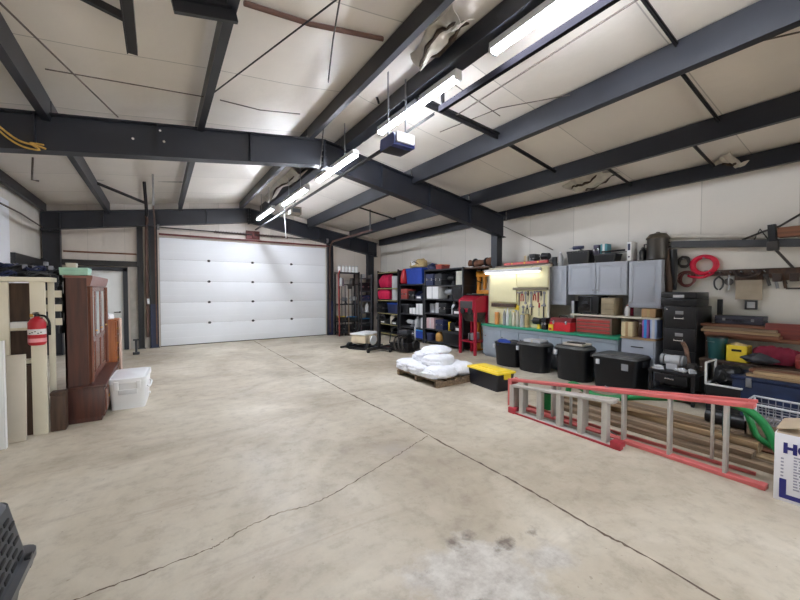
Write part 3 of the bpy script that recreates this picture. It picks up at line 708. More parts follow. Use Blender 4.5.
t = T('pale_board', 'pale pink board standing on edge beyond the wooden dresser', 'board', (0, 0, 0))
MB().box(xb+0.005, yd+0.2, 0, xb+0.03, yd+0.5, 1.07, 0.004).build('sheet', mat('pale pink board', (198, 170, 156), 0.6), t)
# cooler
t = T('cooler', 'white plastic cooler on the floor beside the mahogany hutch', 'cooler', (-0.35, 6.28, 0), math.radians(-3))
MB().rbox(0, 0, 0.0, 0.35, 0.36, 0.68, 0.40, 0.74, 0.045).build('body', white, t)
MB().rbox(0, 0, 0.353, 0.41, 0.425, 0.77, 0.415, 0.755, 0.05).rbox(0, 0, 0.41, 0.422, 0.36, 0.69, 0.33, 0.66, 0.05).build('lid', white, t)
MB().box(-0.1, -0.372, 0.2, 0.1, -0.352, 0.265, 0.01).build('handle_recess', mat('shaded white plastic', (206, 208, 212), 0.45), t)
for s_ in (-1, 1):
    MB().tube(smooth([(s_*0.195, -0.2, 0.26), (s_*0.222, -0.18, 0.24), (s_*0.225, 0, 0.23), (s_*0.222, 0.18, 0.24), (s_*0.195, 0.2, 0.26)], 5), 0.012, 8).build('handle', white, t)
    MB().box(s_*0.12-0.02, 0.37, 0.28, s_*0.12+0.02, 0.395, 0.37, 0.005).build('hinge', white, t)
    MB().box(s_*0.12-0.025, -0.4, 0.27, s_*0.12+0.025, -0.378, 0.38, 0.006).build('latch', white, t)
MB().cyl((0.18, 0.22, 0.06), (0.205, 0.22, 0.06), 0.02).build('drain_plug', white, t)
# small things at the foot of the door posts
tag(MB().cyl((0, 0, 0), (0, 0, 0.06), 0.07).cyl((0, 0, 0.06), (0, 0, 0.34), 0.022).box(-0.06, -0.02, 0.34, 0.06, 0.02, 0.38, 0.006).build('floor_stand', darkgrey, None, (-0.5, 10.9, 0)), 'small dark floor stand near the walk door', 'stand')
# ------------------------------------------------------------------ pet carrier, bottom left corner
t = T('pet_carrier', 'dark grey plastic pet carrier at the lower left corner', 'pet carrier', (0, 0, 0))
fz = 0.28; c0 = at(38, 545, Z=fz)
x1 = c0.x; yN, yF = 1.62, c0.y; x0 = x1-0.56
cx, cy = (x0+x1)/2, (yN+yF)/2; W, D = x1-x0-0.05, yF-yN-0.05
MB().rbox(cx, cy, 0.0, fz-0.01, W-0.08, D-0.08, W, D, 0.07).build('lower_shell', darkgrey, t)
MB().rbox(cx, cy, fz-0.016, fz+0.016, W+0.06, D+0.06, W+0.06, D+0.06, 0.06).build('rim_flange', mat('mid grey plastic', (80, 80, 82), 0.45), t)
us = MB().rbox(cx, cy, fz+0.016, 0.57, W, D, W-0.09, D-0.07, 0.07)
us.build('upper_shell', darkgrey, t)
MB().rbox(cx, cy, 0.57, 0.65, W-0.09, D-0.07, W-0.2, D-0.16, 0.09).build('roof_shell', mat('mid slate plastic', (72, 75, 84), 0.4), t)
for k in range(3): MB().box(cx-0.15+0.12*k, yN+0.12, 0.648, cx-0.115+0.12*k, yF-0.14, 0.66, 0.005).build('roof_rib', mat('pale rib', (150, 152, 160), 0.35), t)
vb = mat('vent black', (16, 16, 18), 0.7)
for r_ in range(6):
    zz = fz+0.04+0.038*r_
    for k in range(8):
        yy = yF-0.15-0.085*k-0.042*(r_ % 2); xx = cx+W/2-0.045*(zz-fz-0.016)/0.274
        if yy-0.03 > yN+0.06: MB().box(xx-0.02, yy-0.03, zz, xx+0.004, yy+0.03, zz+0.02, 0.004).build('vent', vb, t)
    for k in range(3):
        yy = cy+D/2-0.035*(zz-fz-0.016)/0.274
        MB().box(cx-0.15+0.11*k, yy-0.02, zz, cx-0.07+0.11*k, yy+0.003, zz+0.02, 0.004).build('vent', vb, t)
for yy in (yF-0.12, yN+0.15): MB().box(x1-0.02, yy-0.022, fz-0.03, x1+0.004, yy+0.022, fz+0.03, 0.006).build('latch', blackp, t)
MB().tube(smooth([(cx, yN+0.2, 0.65), (cx, yN+0.24, 0.70), (cx, cy, 0.71), (cx, yF-0.3, 0.70), (cx, yF-0.26, 0.65)], 5), 0.013, 8).build('carry_handle', darkgrey, t)
# ================================================================== RIGHT SIDE
XF = 6.5                                     # front plane of the tall shelving
def yr(px0, px1, X):                         # y-range of a pixel span on a plane X
    a, b = at(px0, 300, X=X).y, at(px1, 300, X=X).y
    return min(a, b), max(a, b)
def zz(px, py, X): return at(px, py, X=X).z
shelfm = mat('black shelf plastic', (40, 41, 46), 0.55)
def shelving(name, lab, x0, x1, y0, y1, levels, m=None, ztop=None, edge=None, group='black shelving units', side=True, backm=None):
    t = T(name, lab, 'shelving', ((x0+x1)/2, (y0+y1)/2, 0), 0, group)
    hx, hy = (x1-x0)/2, (y1-y0)/2; zt = ztop or levels[-1]+0.02
    for sx in (-1, 1):
        for sy in (-1, 1):
            MB().box(sx*hx, sy*hy, 0, sx*(hx-0.045), sy*(hy-0.045), zt, 0.006).build('post', m or shelfm, t)
    MB().box(hx-0.012, -hy+0.046, 0.05, hx, hy-0.046, zt-0.03).build('back_panel', backm or blackm, t)  # added sheet, stands in for the dark depth behind the contents
    for s_ in (-1, 1) if side else (): MB().box(-hx+0.05, s_*(hy-0.004), 0.05, hx-0.02, s_*(hy-0.014), zt-0.03).build('dark_fill_side', blackm, t)  # added black sides that keep the gaps between the contents dark
    for z in levels:
        mb = MB().box(-hx+0.002, -hy+0.002, z-0.04, hx-0.002, hy-0.002, z, 0.005)
        o = mb.build('shelf', m or shelfm, t)
        if edge: MB().box(-hx-0.006, -hy+0.05, z-0.03, -hx+0.004, hy-0.05, z-0.008).build('edge_strip', edge, o)
    return t
# ---- generic contents; local front is -X, width along Y
def placed(name, lab, cat, px0, px1, ptop, X, z, dep, builder, group=None, rz=0.0, hmin=0.04, y=None):
    y0, y1 = yr(px0, px1, X) if y is None else y
    h = max(hmin, zz((px0+px1)/2, ptop, X)-z)
    t = T(name, lab, cat, (X+dep/2+0.01, (y0+y1)/2, z+0.001), rz, group)
    builder(t, dep, max(0.04, (y1-y0)*0.94), h); return t
def B_tote(mb_m, lid_m):
    def f(t, d, w, h):
        MB().rbox(0, 0, 0, h*0.88, d*0.84, w*0.86, d*0.93, w*0.95, min(0.03, d*0.1)).build('body', mb_m, t)
        MB().rbox(0, 0, h*0.88, h, d, w, d*0.96, w*0.97, min(0.03, d*0.1)).build('lid', lid_m, t)
        for s_ in (-1, 1): MB().box(-0.05, s_*w*0.46, h*0.7, 0.05, s_*(w*0.5), h*0.86, 0.005).build('handle', lid_m, t)
    return f
def B_bin(m, lab_m=None):                    # open-front parts bin
    def f(t, d, w, h):
        mb = MB(); th = 0.008
        mb.box(-d/2, -w/2, 0, d/2, w/2, th); mb.box(d/2-th, -w/2, 0, d/2, w/2, h)
        for s_ in (-1, 1): mb.prism([(-d/2, 0), (d/2, 0), (d/2, h), (-d*0.15, h), (-d/2, h*0.55)], 'Y', s_*w/2, s_*(w/2-th))
        mb.box(-d/2, -w/2, 0, -d/2+th, w/2, h*0.5); mb.build('body', m, t)
        MB().box(-d/2-0.004, -w*0.3, h*0.12, -d/2+0.002, w*0.3, h*0.34).build('label_slot', lab_m or white, t)
        MB().blob((d*0.05, 0, h*0.45), d*0.36, w*0.38, h*0.32, int(w*1000) % 97, 0.3, 2).build('contents', grime, t)
    return f
def B_box(m, tape=None):
    def f(t, d, w, h):
        MB().box(-d/2, -w/2, 0, d/2, w/2, h, 0.006).build('body', m, t)
        MB().box(-d/2-0.002, -0.02, h*0.0, d/2+0.002, 0.02, h+0.002).build('tape', tape or tan, t)
    return f
def B_case(m, hm=None):                      # tool case with handle and latches
    def f(t, d, w, h):
        MB().box(-d/2, -w/2, 0, d/2, w/2, h*0.48, min(0.012, h*0.1)).build('lower_shell', m, t)
        MB().box(-d/2, -w/2, h*0.5, d/2, w/2, h, min(0.012, h*0.1)).build('upper_shell', m, t)
        MB().tube([(-d/2, -w*0.18, h*0.5), (-d/2-0.035, -w*0.16, h*0.5), (-d/2-0.035, w*0.16, h*0.5), (-d/2, w*0.18, h*0.5)], 0.009, 6).build('handle', hm or blackp, t)
        for s_ in (-1, 1): MB().box(-d/2-0.008, s_*w*0.3-0.02, h*0.4, -d/2+0.002, s_*w*0.3+0.02, h*0.6, 0.003).build('latch', chrome, t)
    return f
def B_jug(m, cap):
    def f(t, d, w, h):
        r = min(d, w)/2
        MB().lathe([(r*0.95, 0), (r, 0.01), (r, h*0.62), (r*0.8, h*0.75), (r*0.36, h*0.88), (r*0.34, h*0.92)], n=18).build('body', m, t)
        MB().cyl((0, 0, h*0.91), (0, 0, h), r*0.4, n=14).build('cap', cap, t)
    return f
def B_can(m, top):
    def f(t, d, w, h):
        r = min(d, w)/2
        MB().lathe([(r*0.97, 0), (r, 0.006), (r*0.97, 0.012), (r*0.97, h-0.02), (r, h-0.012), (r, h-0.004)], n=20).build('body', m, t)
        MB().cyl((0, 0, h-0.006), (0, 0, h), r*0.9, n=20).build('lid', top, t)
        MB().tube(arc((0, 0, h*0.8), r+0.004, 0, PI, 12, 'XY'), 0.003, 5).build('wire_handle', galv, t)
    return f
def B_bag(m, strap):
    def f(t, d, w, h):
        MB().blob((0, 0, h*0.40), d*0.52, w*0.52, h*0.62, int(abs(w)*977+h*313) % 89, 0.16, 3, True, 0.75).build('body', m, t)
        MB().tube(smooth([(-d*0.2, -w*0.22, h*0.75), (-d*0.2, -w*0.12, h*0.99), (-d*0.2, w*0.12, h*0.99), (-d*0.2, w*0.22, h*0.75)], 5), 0.012, 6).build('strap', strap, t)
    return f
def B_tool(m, hm):                           # power tool lying on a shelf: motor body, grip, chuck
    def f(t, d, w, h):
        MB().cyl((0, -w*0.45, h*0.68), (0, w*0.2, h*0.72), h*0.3, h*0.33, 14).build('motor_body', m, t)
        MB().bar((0, -w*0.22, h*0.5), (0, -w*0.32, 0.02), h*0.24, h*0.28, 0.006, up=(1, 0, 0)).box(-h*0.22, -w*0.46, 0, h*0.22, -w*0.16, h*0.16, 0.006).build('grip', hm, t)
        MB().cyl((0, w*0.2, h*0.72), (0, w*0.36, h*0.72), h*0.2, h*0.1, 12).cyl((0, w*0.36, h*0.72), (0, w*0.5, h*0.72), h*0.05, n=8).build('chuck', galv, t)
    return f
def B_coil(m, tie):
    def f(t, d, w, h):
        r = min(d, w)/2*0.8; rt = max(0.008, h*0.11)
        pts = [(r*math.cos(a), r*math.sin(a)*w/d*0.9 if w > d else r*math.sin(a), rt+(h-2*rt)*i/70+0.004*math.sin(3*a)) for i in range(71) for a in [2*PI*5*i/70]]
        MB().tube(pts, rt, 7).build('coil', m, t)
        MB().box(-r-rt*1.3, -0.015, 0.0, -r+rt*1.3, 0.015, h).build('tie', tie, t)
    return f
def fill(lst, X, dep, group):
    for (nm, lab, cat, a, b, top, z, bl) in lst: placed(nm, lab, cat, a, b, top, X, z, dep, bl, group)
pkb = mat('pink red bag', (196, 24, 74), 0.7, 0, 0.15, 8, 0.2)
greyp = mat('grey plastic', (136, 138, 142), 0.5)
lgrey = mat('light grey plastic', (188, 190, 194), 0.45)
ybr = mat('worn yellow strip', (176, 164, 108), 0.6)
# ---- back wall right of the door: rack of long tools and jars (front plane Y)
YW = 11.45
def ax(px, Y): return at(px, 300, Y=Y).x
x0, x1 = 5.13, 5.93
t = shelving('tool_rack', 'tall black rack of long tools beside the overhead door', x0, x1, YW, YW+0.42, [0.12, 0.5, 1.1, 2.2], blackm, backm=mat('grey brown fill', (104, 94, 90), 0.7, 0, 0.3, 6), side=False)
for k in range(6):
    j = T('jar', ['white capped jar at the post end of the rack top', 'second white jar from the post on the rack top', 'third white jar from the post on the rack top', 'fourth white jar from post on the rack top', 'fifth white jar from post on the rack top', 'white jar nearest the corner on the rack top'][k], 'jar', (5.2+0.13*k, YW+0.1, 2.201), 0, 'white jars on the rack top')
    if k == 0:
        MB().lathe([(0.05, 0), (0.052, 0.01), (0.052, 0.17), (0.04, 0.2)], n=14).build('body', white, j); MB().cyl((0, 0, 0.2), (0, 0, 0.235), 0.046).build('cap', lgrey, j); j0 = j
    else:
        for ch in j0.children:
            c = ch.copy(); COL.objects.link(c); c.parent = j
tools = [('shovel', 'shovel with grey blade up in the tool rack', 5.21, 1), ('rake', 'rake with tines up in the tool rack beside the shovel', 5.34, 2), ('garden_hoe', 'hoe standing third in the tool rack from the post', 5.47, 3), ('shovel', 'rusty shovel standing near the rack centre', 5.6, 4), ('rake', 'rake with wooden handle in the rack end nearest the corner', 5.73, 2), ('pry_bar', 'long black pry bar at the corner end of the tool rack', 5.85, 5)]
for nm, lab, x, kd in tools:
    t = T(nm, lab, 'tool', (x, YW-0.06, 0.0))
    hm = [wood('pale handle', (136, 112, 84), (104, 82, 58), 'Z'), blackp, darkgrey][kd % 3]
    MB().cyl((0, 0, 0.0), (0, 0.03, 1.75), 0.017, n=8).build('handle', hm, t)
    if kd in (1, 4): MB().sheet(lambda u, v: ((u-0.5)*0.2*(1-0.35*v*v), 0.03-0.05*(1-(2*u-1)**2), 1.72+0.28*v), 6, 6, 0.006).build('blade', galv if kd == 1 else grime, t)
    elif kd == 2:
        mb = MB().box(-0.15, 0.02, 1.76, 0.15, 0.04, 1.79)
        for q in range(9): mb.tube([(-0.14+0.035*q, 0.03, 1.78), (-0.14+0.035*q, 0.02, 1.88), (-0.14+0.035*q, -0.03, 1.92)], 0.005, 5)
        mb.build('tines', grime, t)
    elif kd == 3: MB().box(-0.08, -0.07, 1.74, 0.08, 0.04, 1.78).box(-0.08, -0.075, 1.62, 0.08, -0.065, 1.78).build('blade', grime, t)
    else: MB().bar((0, 0.03, 1.74), (0, -0.06, 1.86), 0.03, 0.02).build('claw', blackm, t)
t = T('pry_bar', 'tall dull red pole leaning on the post beside overhead door', 'tool', (5.08, YW-0.12, 0))
MB().cyl((0, 0, 0), (0.02, 0.1, 2.15), 0.022, n=10).build('shaft', rustred, t); MB().bar((0.02, 0.1, 2.14), (0.02, 0.0, 2.24), 0.03, 0.03).build('hook', rustred, t)
def on_rack(nm, lab, cat, xx0, xx1, z, h, bl, d=0.34):
    t = T(nm, lab, cat, ((xx0+xx1)/2, YW+0.05+d/2, z+0.001), PI/2); bl(t, d, xx1-xx0, h); return t
on_rack('storage_tote', 'yellow lidded tote on the low shelf of the tool rack', 'tote', 5.2, 5.45, 0.5, 0.16, B_tote(grime, yellow))
on_rack('storage_tote', 'bright blue lidded tote on the low tool rack shelf', 'tote', 5.48, 5.86, 0.5, 0.14, B_tote(blackp, sky_b))
on_rack('tool_case', 'black case on the lowest shelf of the tool rack', 'case', 5.22, 5.84, 0.12, 0.24, B_case(blackp))
on_rack('power_drill', 'grey drill on the middle shelf of the tool rack', 'power tool', 5.24, 5.5, 1.1, 0.22, B_tool(greyp, blackp), 0.2)
on_rack('power_drill', 'pale drill beside the grey drill on the tool rack', 'power tool', 5.55, 5.85, 1.1, 0.26, B_tool(lgrey, darkgrey), 0.2)
# ---- shelf between the rack and the corner
x0, x1 = 5.96, 6.42
ez = [0.1, 0.42, 0.78, 1.2, 1.55, 2.02]
shelving('shelf_unit', 'narrow grey shelf unit in the corner between tool rack and column', x0, x1, YW-0.02, YW+0.36, ez, mat('grey metal', (78, 78, 84), 0.5), 2.15, ybr, side=False, backm=mat('grey brown fill', (104, 94, 90)))
on_rack('storage_tote', 'sky blue lidded tote on the corner shelf unit', 'tote', 6.0, 6.38, 0.42, 0.13, B_tote(blackp, sky_b), 0.3)
on_rack('jug', 'tall white jug on the corner shelf unit', 'jug', 6.2, 6.34, 0.78, 0.36, B_jug(white, lgrey), 0.14)
on_rack('paint_can', 'grey paint can on the corner shelf beside tall jug', 'can', 6.02, 6.17, 0.78, 0.17, B_can(greyp, galv), 0.15)
on_rack('tool_case', 'navy case on the upper corner shelf', 'case', 6.0, 6.38, 1.2, 0.2, B_case(navy), 0.3)
on_rack('tool_case', 'black case high on the corner shelf', 'case', 6.0, 6.38, 1.55, 0.3, B_case(blackp), 0.3)
on_rack('storage_tote', 'black tote on the lowest corner shelf', 'tote', 6.0, 6.38, 0.1, 0.22, B_tote(blackp, darkgrey), 0.3)
on_rack('paint_can', 'pale can on top of the corner shelf unit', 'can', 6.05, 6.22, 2.02, 0.14, B_can(lgrey, white), 0.17)
# ---- unit with the red bags (long wall)
y0, y1 = yr(375.5, 398, XF)
y1 = 11.2
L3 = [0.1, 0.42, 0.79, 1.24, 1.65, 2.2]
shelving('shelf_unit', 'tall dark shelf unit holding the red bags', XF, XF+0.5, y0, y1, L3, None, 2.26, ybr)
G3 = 'things on the red bag shelves'
fill([('duffel_bag', 'bright pink red duffel bag on the fifth shelf beside column', 'bag', 377, 388, 274, 1.65, B_bag(pkb, blackp)),
      ('duffel_bag', 'pink red bag on the fourth shelf under the duffel bag', 'bag', 376, 388, 288, 1.24, B_bag(pkb, blackp)),
      ('paint_can', 'pale silver can beside the pink red bags', 'can', 389, 394, 276, 1.65, B_can(lgrey, white)),
      ('paint_can', 'pale silver can on the shelf under the other silver can', 'can', 389, 394, 289, 1.24, B_can(lgrey, white)),
      ('storage_tote', 'navy tote on the middle shelf below the red bags', 'tote', 386, 397, 303, 0.79, B_tote(navy, blue)),
      ('tool_case', 'black case on the middle shelf below the red bags', 'case', 376, 385, 303, 0.79, B_case(blackp)),
      ('parts_bin', 'dark parts bin on the second shelf behind the engine', 'bin', 377, 386, 317, 0.42, B_bin(darkgrey)),
      ('jug', 'pale bottle on the second shelf behind the black engine stand', 'jug', 387, 391, 313, 0.42, B_jug(beige, white)),
      ('parts_bin', 'black parts bin on the second shelf nearest the blue bin', 'bin', 391, 397, 318, 0.42, B_bin(blackp)),
      ('storage_tote', 'black tote on the lowest shelf behind the engine stand', 'tote', 377, 397, 336, 0.1, B_tote(blackp, blackp))], XF, 0.36, G3)
placed('duffel_bag', 'red bag standing on the shelf top beside the blue tote', 'bag', 396, 401.5, 270, XF, 1.77, 0.4, B_bag(red, red), y=(9.55, 9.83))
# ---- unit under the blue tote
y0, y1 = yr(399.5, 423.5, XF); ya, yb4 = y0, y1
L4 = [0.12, 0.42, 0.84, 1.30, 1.77]
shelving('shelf_unit', 'dark shelf unit carrying the big royal blue tote', XF, XF+0.5, y0, y1, L4, None, 1.79)
placed('storage_tote', 'big royal blue tote on top of the shelf unit', 'tote', 403, 422.5, 268, XF, 1.77, 0.46, B_tote(blue, blue), y=(8.56, 9.5))
fill([('tool_case', 'dark case with red front below the blue tote', 'case', 400.5, 407, 289, 1.30, B_case(rustred)),
      ('tool_case', 'black drill case below the blue tote', 'case', 408, 414, 291, 1.30, B_case(blackp)),
      ('parts_bin', 'navy parts bin on the shelf below the blue tote', 'bin', 415, 422, 291, 1.30, B_bin(navy)),
      ('box', 'low white box on the third shelf under blue tote', 'box', 409, 415, 308, 0.84, B_box(white, lgrey)),
      ('box', 'taller white box on the third shelf under blue tote', 'box', 415.5, 422, 304, 0.84, B_box(white, lgrey)),
      ('storage_tote', 'black tote on the third shelf beside the white boxes', 'tote', 400.5, 408, 304, 0.84, B_tote(blackp, darkgrey)),
      ('power_drill', 'grey grinder on the second shelf under the white boxes', 'power tool', 401, 410, 320, 0.42, B_tool(lgrey, greyp)),
      ('jug', 'pale bottle on the second shelf beside grinder', 'jug', 411, 415, 317, 0.42, B_jug(lgrey, white)),
      ('paint_can', 'silver can on the second shelf nearest the black shelves', 'can', 417, 422, 318, 0.42, B_can(lgrey, galv)),
      ('jug', 'tall pale bottle on the bottom shelf beside blue bin', 'jug', 405, 409, 331, 0.12, B_jug(lgrey, white)),
      ('parts_bin', 'bright blue bin on the bottom shelf behind the white sacks', 'bin', 413, 423, 330, 0.12, B_tote(blue, sky_b))], XF, 0.36, 'things under the blue tote')
placed('canvas_bag', 'tan and white canvas bundle heaped above the blue tote', 'bundle', 406, 423, 258, XF+0.02, 2.275, 0.4, lambda t, d, w, h: (MB().blob((0, 0, h*0.35), d*0.5, w*0.5, h*0.55, 21, 0.3, 3, True).build('body', tan, t), MB().blob((-d*0.2, w*0.1, h*0.5), d*0.25, w*0.2, h*0.35, 5, 0.25).build('white_cloth', white, t), MB().tube(smooth([(-d*.3, -w*.3, h*.3), (-d*.42, 0, h*.62), (-d*.3, w*.3, h*.3)], 6), 0.02, 6).build('strap', brownw, t)), y=(8.7, 9.4))
# ---- wide black unit right of it
y0, y1 = yr(424.5, 463, XF); y1 = ya-0.03
L5 = [0.12, 0.47, 0.92, 1.33, 1.72, 2.17]
shelving('shelf_unit', 'wide black shelf unit beside the red cabinet', XF, XF+0.5, y0, y1, L5, None, 2.18)
G5 = 'things on the wide black shelves'
fill([('storage_bag', 'blue bag on the top of the wide black shelves', 'bag', 425, 433.5, 263.5, 2.17, B_bag(navy, blue)),
      ('storage_tote', 'orange red lidded tote on top of wide black shelves', 'tote', 434, 441, 264.5, 2.17, B_tote(rustred, mat('orange', (214, 116, 62), 0.5))),
      ('tool_case', 'navy case with pale latch near the blue tote on the fifth shelf', 'case', 425, 433, 274, 1.72, B_case(navy)),
      ('tool_case', 'dark grey case in the middle of the fifth shelf', 'case', 434, 441, 274, 1.72, B_case(darkgrey)),
      ('power_drill', 'black saw on the fifth shelf beside the white bucket', 'power tool', 442, 451, 275, 1.72, B_tool(blackp, darkgrey)),
      ('plastic_bucket', 'off white bucket at the end of the fifth shelf', 'bucket', 452, 461, 271, 1.72, B_can(mat('off white bucket', (200, 200, 188), 0.5), white)),
      ('box', 'bright white box on the fourth shelf of black unit', 'box', 426, 438, 286, 1.33, B_box(white, lgrey)),
      ('power_drill', 'grey planer on the fourth shelf beside white box', 'power tool', 439, 449, 289, 1.33, B_tool(greyp, darkgrey)),
      ('storage_tote', 'black tote at the red cabinet end of the fourth shelf', 'tote', 450, 461, 287, 1.33, B_tote(blackp, blackp)),
      ('paint_can', 'silver can first on the third shelf of black unit', 'can', 426, 431, 304, 0.92, B_can(galv, lgrey)),
      ('paint_can', 'pale can second on the third shelf of black unit', 'can', 431.5, 437, 303, 0.92, B_can(lgrey, white)),
      ('tool_case', 'black case in the middle of the third shelf', 'case', 438, 446, 303, 0.92, B_case(blackp)),
      ('jug', 'slim pale bottle beside the black case on third shelf', 'jug', 447, 451, 302, 0.92, B_jug(lgrey, white)),
      ('parts_bin', 'grey parts bin at the end of the third shelf', 'bin', 452, 461, 304, 0.92, B_bin(darkgrey)),
      ('box', 'pinkish box on the second shelf of black unit', 'box', 426, 434, 318, 0.47, B_box(mat('pinkish card', (196, 168, 170), 0.7), lgrey)),
      ('tool_case', 'navy case on the second shelf beside pinkish box', 'case', 435, 443, 320, 0.47, B_case(navy)),
      ('wire_coil', 'coil of black cable on the second shelf', 'cable coil', 444, 453, 322, 0.47, B_coil(rubber, yellow)),
      ('parts_bin', 'black parts bin near the red cabinet on second shelf', 'bin', 454, 461, 320, 0.47, B_bin(blackp)),
      ('storage_tote', 'navy tote on the bottom shelf nearest the blue bin', 'tote', 425.5, 431, 333, 0.12, B_tote(navy, navy)),
      ('jar', 'honey coloured jar with white cap behind the white sacks', 'jar', 432, 438, 331, 0.12, B_jug(mat('amber', (206, 156, 84), 0.3), white)),
      ('storage_tote', 'black tote on the bottom shelf behind the white sacks', 'tote', 440, 460, 332, 0.12, B_tote(blackp, darkgrey))], XF, 0.36, G5)
# ---- shelf with the brown bundle next to the column
y0, y1 = 5.98, 6.86
t = T('wall_shelf', 'brown wooden wall shelf next to the steel column', 'shelf', (0, 0, 0))
MB().box(6.55, y0, 2.12, XR-0.01, y1, 2.16, 0.004).build('board', brownw, t)
for y in (y0+0.12, y1-0.12): MB().bar((XR-0.02, y, 1.82), (6.68, y, 2.115), 0.02, 0.03).box(XR-0.035, y-0.015, 1.8, XR-0.01, y+0.015, 2.12).build('bracket', blackm, t)
placed('fabric_bundle', 'long rolled brown fabric bundle on the shelf by the column', 'bundle', 455, 489, 257, 6.58, 2.16, 0.3, lambda t, d, w, h: (MB().tube([(0.02*math.sin(9*u), -w/2+w*u, h*0.42+0.02*math.sin(7*u)) for u in [i/14 for i in range(15)]], lambda k: h*0.4*(0.8+0.2*math.sin(13*k)), 12).build('roll', brownb, t), [MB().lathe([(h*0.44, -0.02), (h*0.46, 0), (h*0.44, 0.02)], (0.01, q*w, h*0.44), 14, 'Y').build('strap', blackp, t) for q in (-0.25, 0.25)]), y=(6.0, 6.84))
# ---- orange tripod jack and the red cabinet
t = T('shop_press', 'orange yellow hydraulic shop press frame above the red cabinet', 'press', (6.93, 6.46, 0))
for s_ in (-1, 1): MB().box(-0.04, s_*0.2-0.035, 0.03, 0.04, s_*0.2+0.035, 2.06, 0.005).build('upright', orange, t); MB().box(-0.18, s_*0.2-0.04, 0, 0.15, s_*0.2+0.04, 0.04, 0.005).build('foot', orange, t)
MB().box(-0.05, -0.26, 1.92, 0.05, 0.26, 2.06, 0.006).build('head_beam', orange, t); MB().box(-0.06, -0.24, 1.48, 0.06, 0.24, 1.58, 0.006).build('bed_beam', orange, t)
MB().cyl((0, 0, 1.62), (0, 0, 1.92), 0.045).cyl((0, 0, 1.58), (0, 0, 1.62), 0.02).build('hydraulic_ram', orange, t); MB().cyl((-0.05, 0.05, 1.76), (-0.3, 0.1, 1.85), 0.012).build('pump_handle', blackm, t)
t = T('blast_cabinet', 'red blasting cabinet with dark window on red legs', 'cabinet', (6.47, 6.41, 0))
rc = mat('deep red enamel', (158, 18, 46), 0.42, 0, 0.1)
MB().prism([(-0.22, 1.04), (0.24, 1.04), (0.24, 1.44), (-0.05, 1.44), (-0.22, 1.34)], 'Y', -0.29, 0.29).build('hood', rc, t)
MB().box(-0.245, -0.25, 1.1, -0.218, 0.25, 1.34, 0.008).build('window_frame', rc, t); MB().box(-0.25, -0.21, 1.13, -0.24, 0.21, 1.31, 0.003).build('window_pane', mat('dim smoked glass', (70, 66, 68), 0.2), t)
MB().prism([(-0.2, 1.04), (0.22, 1.04), (0.06, 0.80), (-0.04, 0.80)], 'Y', -0.24, 0.24).build('hopper', grime, t)
for sx in (-0.19, 0.21):
    for sy in (-0.255, 0.255): MB().box(sx-0.03, sy-0.03, 0, sx+0.03, sy+0.03, 1.05, 0.004).build('leg', rc, t)
for sy in (-0.13, 0.13): MB().lathe([(0.075, 0), (0.085, -0.01), (0.075, -0.03)], (-0.225, sy, 1.07), 14, 'X').build('glove_port', rubber, t)
MB().box(-0.2, -0.25, 0.3, 0.22, 0.25, 0.33).build('lower_shelf', rc, t)
placed('air_hose', 'grey hose coil resting on the blast cabinet lower shelf', 'hose', 466, 476, 333, 6.3, 0.335, 0.3, B_coil(greyp, blackp), y=(6.2, 6.55))
placed('clutter_tray', 'tray of oily tools on top of the blast cabinet', 'tray', 466, 488, 291, 6.42, 1.445, 0.2, lambda t, d, w, h: (MB().box(-d/2, -w/2, 0, d/2, w/2, 0.012).box(-d/2, -w/2, 0, -d/2+0.01, w/2, 0.04).box(d/2-0.01, -w/2, 0, d/2, w/2, 0.04).build('tray_pan', blackm, t), [MB().bar((-0.08+0.03*k, -w*0.35+0.05*k, 0.03), (0.06, w*0.1+0.04*k, 0.04), 0.02, 0.02).build('wrench', galv, t) for k in range(4)]), y=(6.18, 6.62))
# ------------------------------------------------------------------ ENGINE AND STAND ON THE FLOOR
t = T('small_engine', 'cream coloured small engine on the floor before the corner shelves', 'engine', (4.72, 8.75, 0), 0.5)
t.scale = (1.4, 1.35, 1.15)
cm = mat('cream casting', (206, 190, 164), 0.5, 0, 0.15, 6)
MB().box(-0.33, -0.2, 0.0, 0.33, 0.2, 0.05, 0.008).build('base_skid', blackm, t)
MB().box(-0.28, -0.17, 0.14, 0.18, 0.17, 0.33, 0.03).build('fuel_tank', cm, t)
MB().cyl((-0.05, -0.19, 0.2), (-0.05, 0.2, 0.2), 0.13, n=20).build('crankcase', cm, t)
MB().cyl((-0.05, -0.22, 0.2), (-0.05, -0.19, 0.2), 0.11, n=20).build('recoil_cover', white, t)
MB().box(-0.3, -0.18, 0.33, 0.24, 0.18, 0.37, 0.012).build('top_cover', white, t)
MB().box(0.18, -0.1, 0.06, 0.32, 0.1, 0.26, 0.02).build('muffler', mat('rusty brown steel', (78, 48, 44)), t)
for s_ in (-1, 1): MB().cyl((-0.25, s_*0.2, 0.075), (-0.25, s_*0.25, 0.075), 0.075, n=16).build('wheel', rubber, t)
MB().tube([(0.1, 0.1, 0.05), (0.1, 0.1, 0.14)], 0.03, 8).tube([(-0.2, -0.1, 0.05), (-0.2, -0.1, 0.14)], 0.03, 8).build('mount', blackm, t)
tag(MB().cyl((-0.28, -0.12, 0.03), (0.3, 0.12, 0.03), 0.028, n=10).build('steel_pipe', blackm, None, (4.35, 9.1, 0)), 'black steel pipe lying on the floor before the cream engine', 'pipe')
t = T('engine_stand', 'black engine stand with upright post on the floor before shelves', 'stand', (4.72, 8.05, 0), 0.35)
MB().box(-0.45, -0.04, 0.05, 0.45, 0.04, 0.12, 0.006).box(-0.04, -0.4, 0.05, 0.04, 0.4, 0.12, 0.006).build('base_rails', blackm, t)
MB().box(-0.035, -0.035, 0.12, 0.035, 0.035, 0.95, 0.005).build('upright', blackm, t)
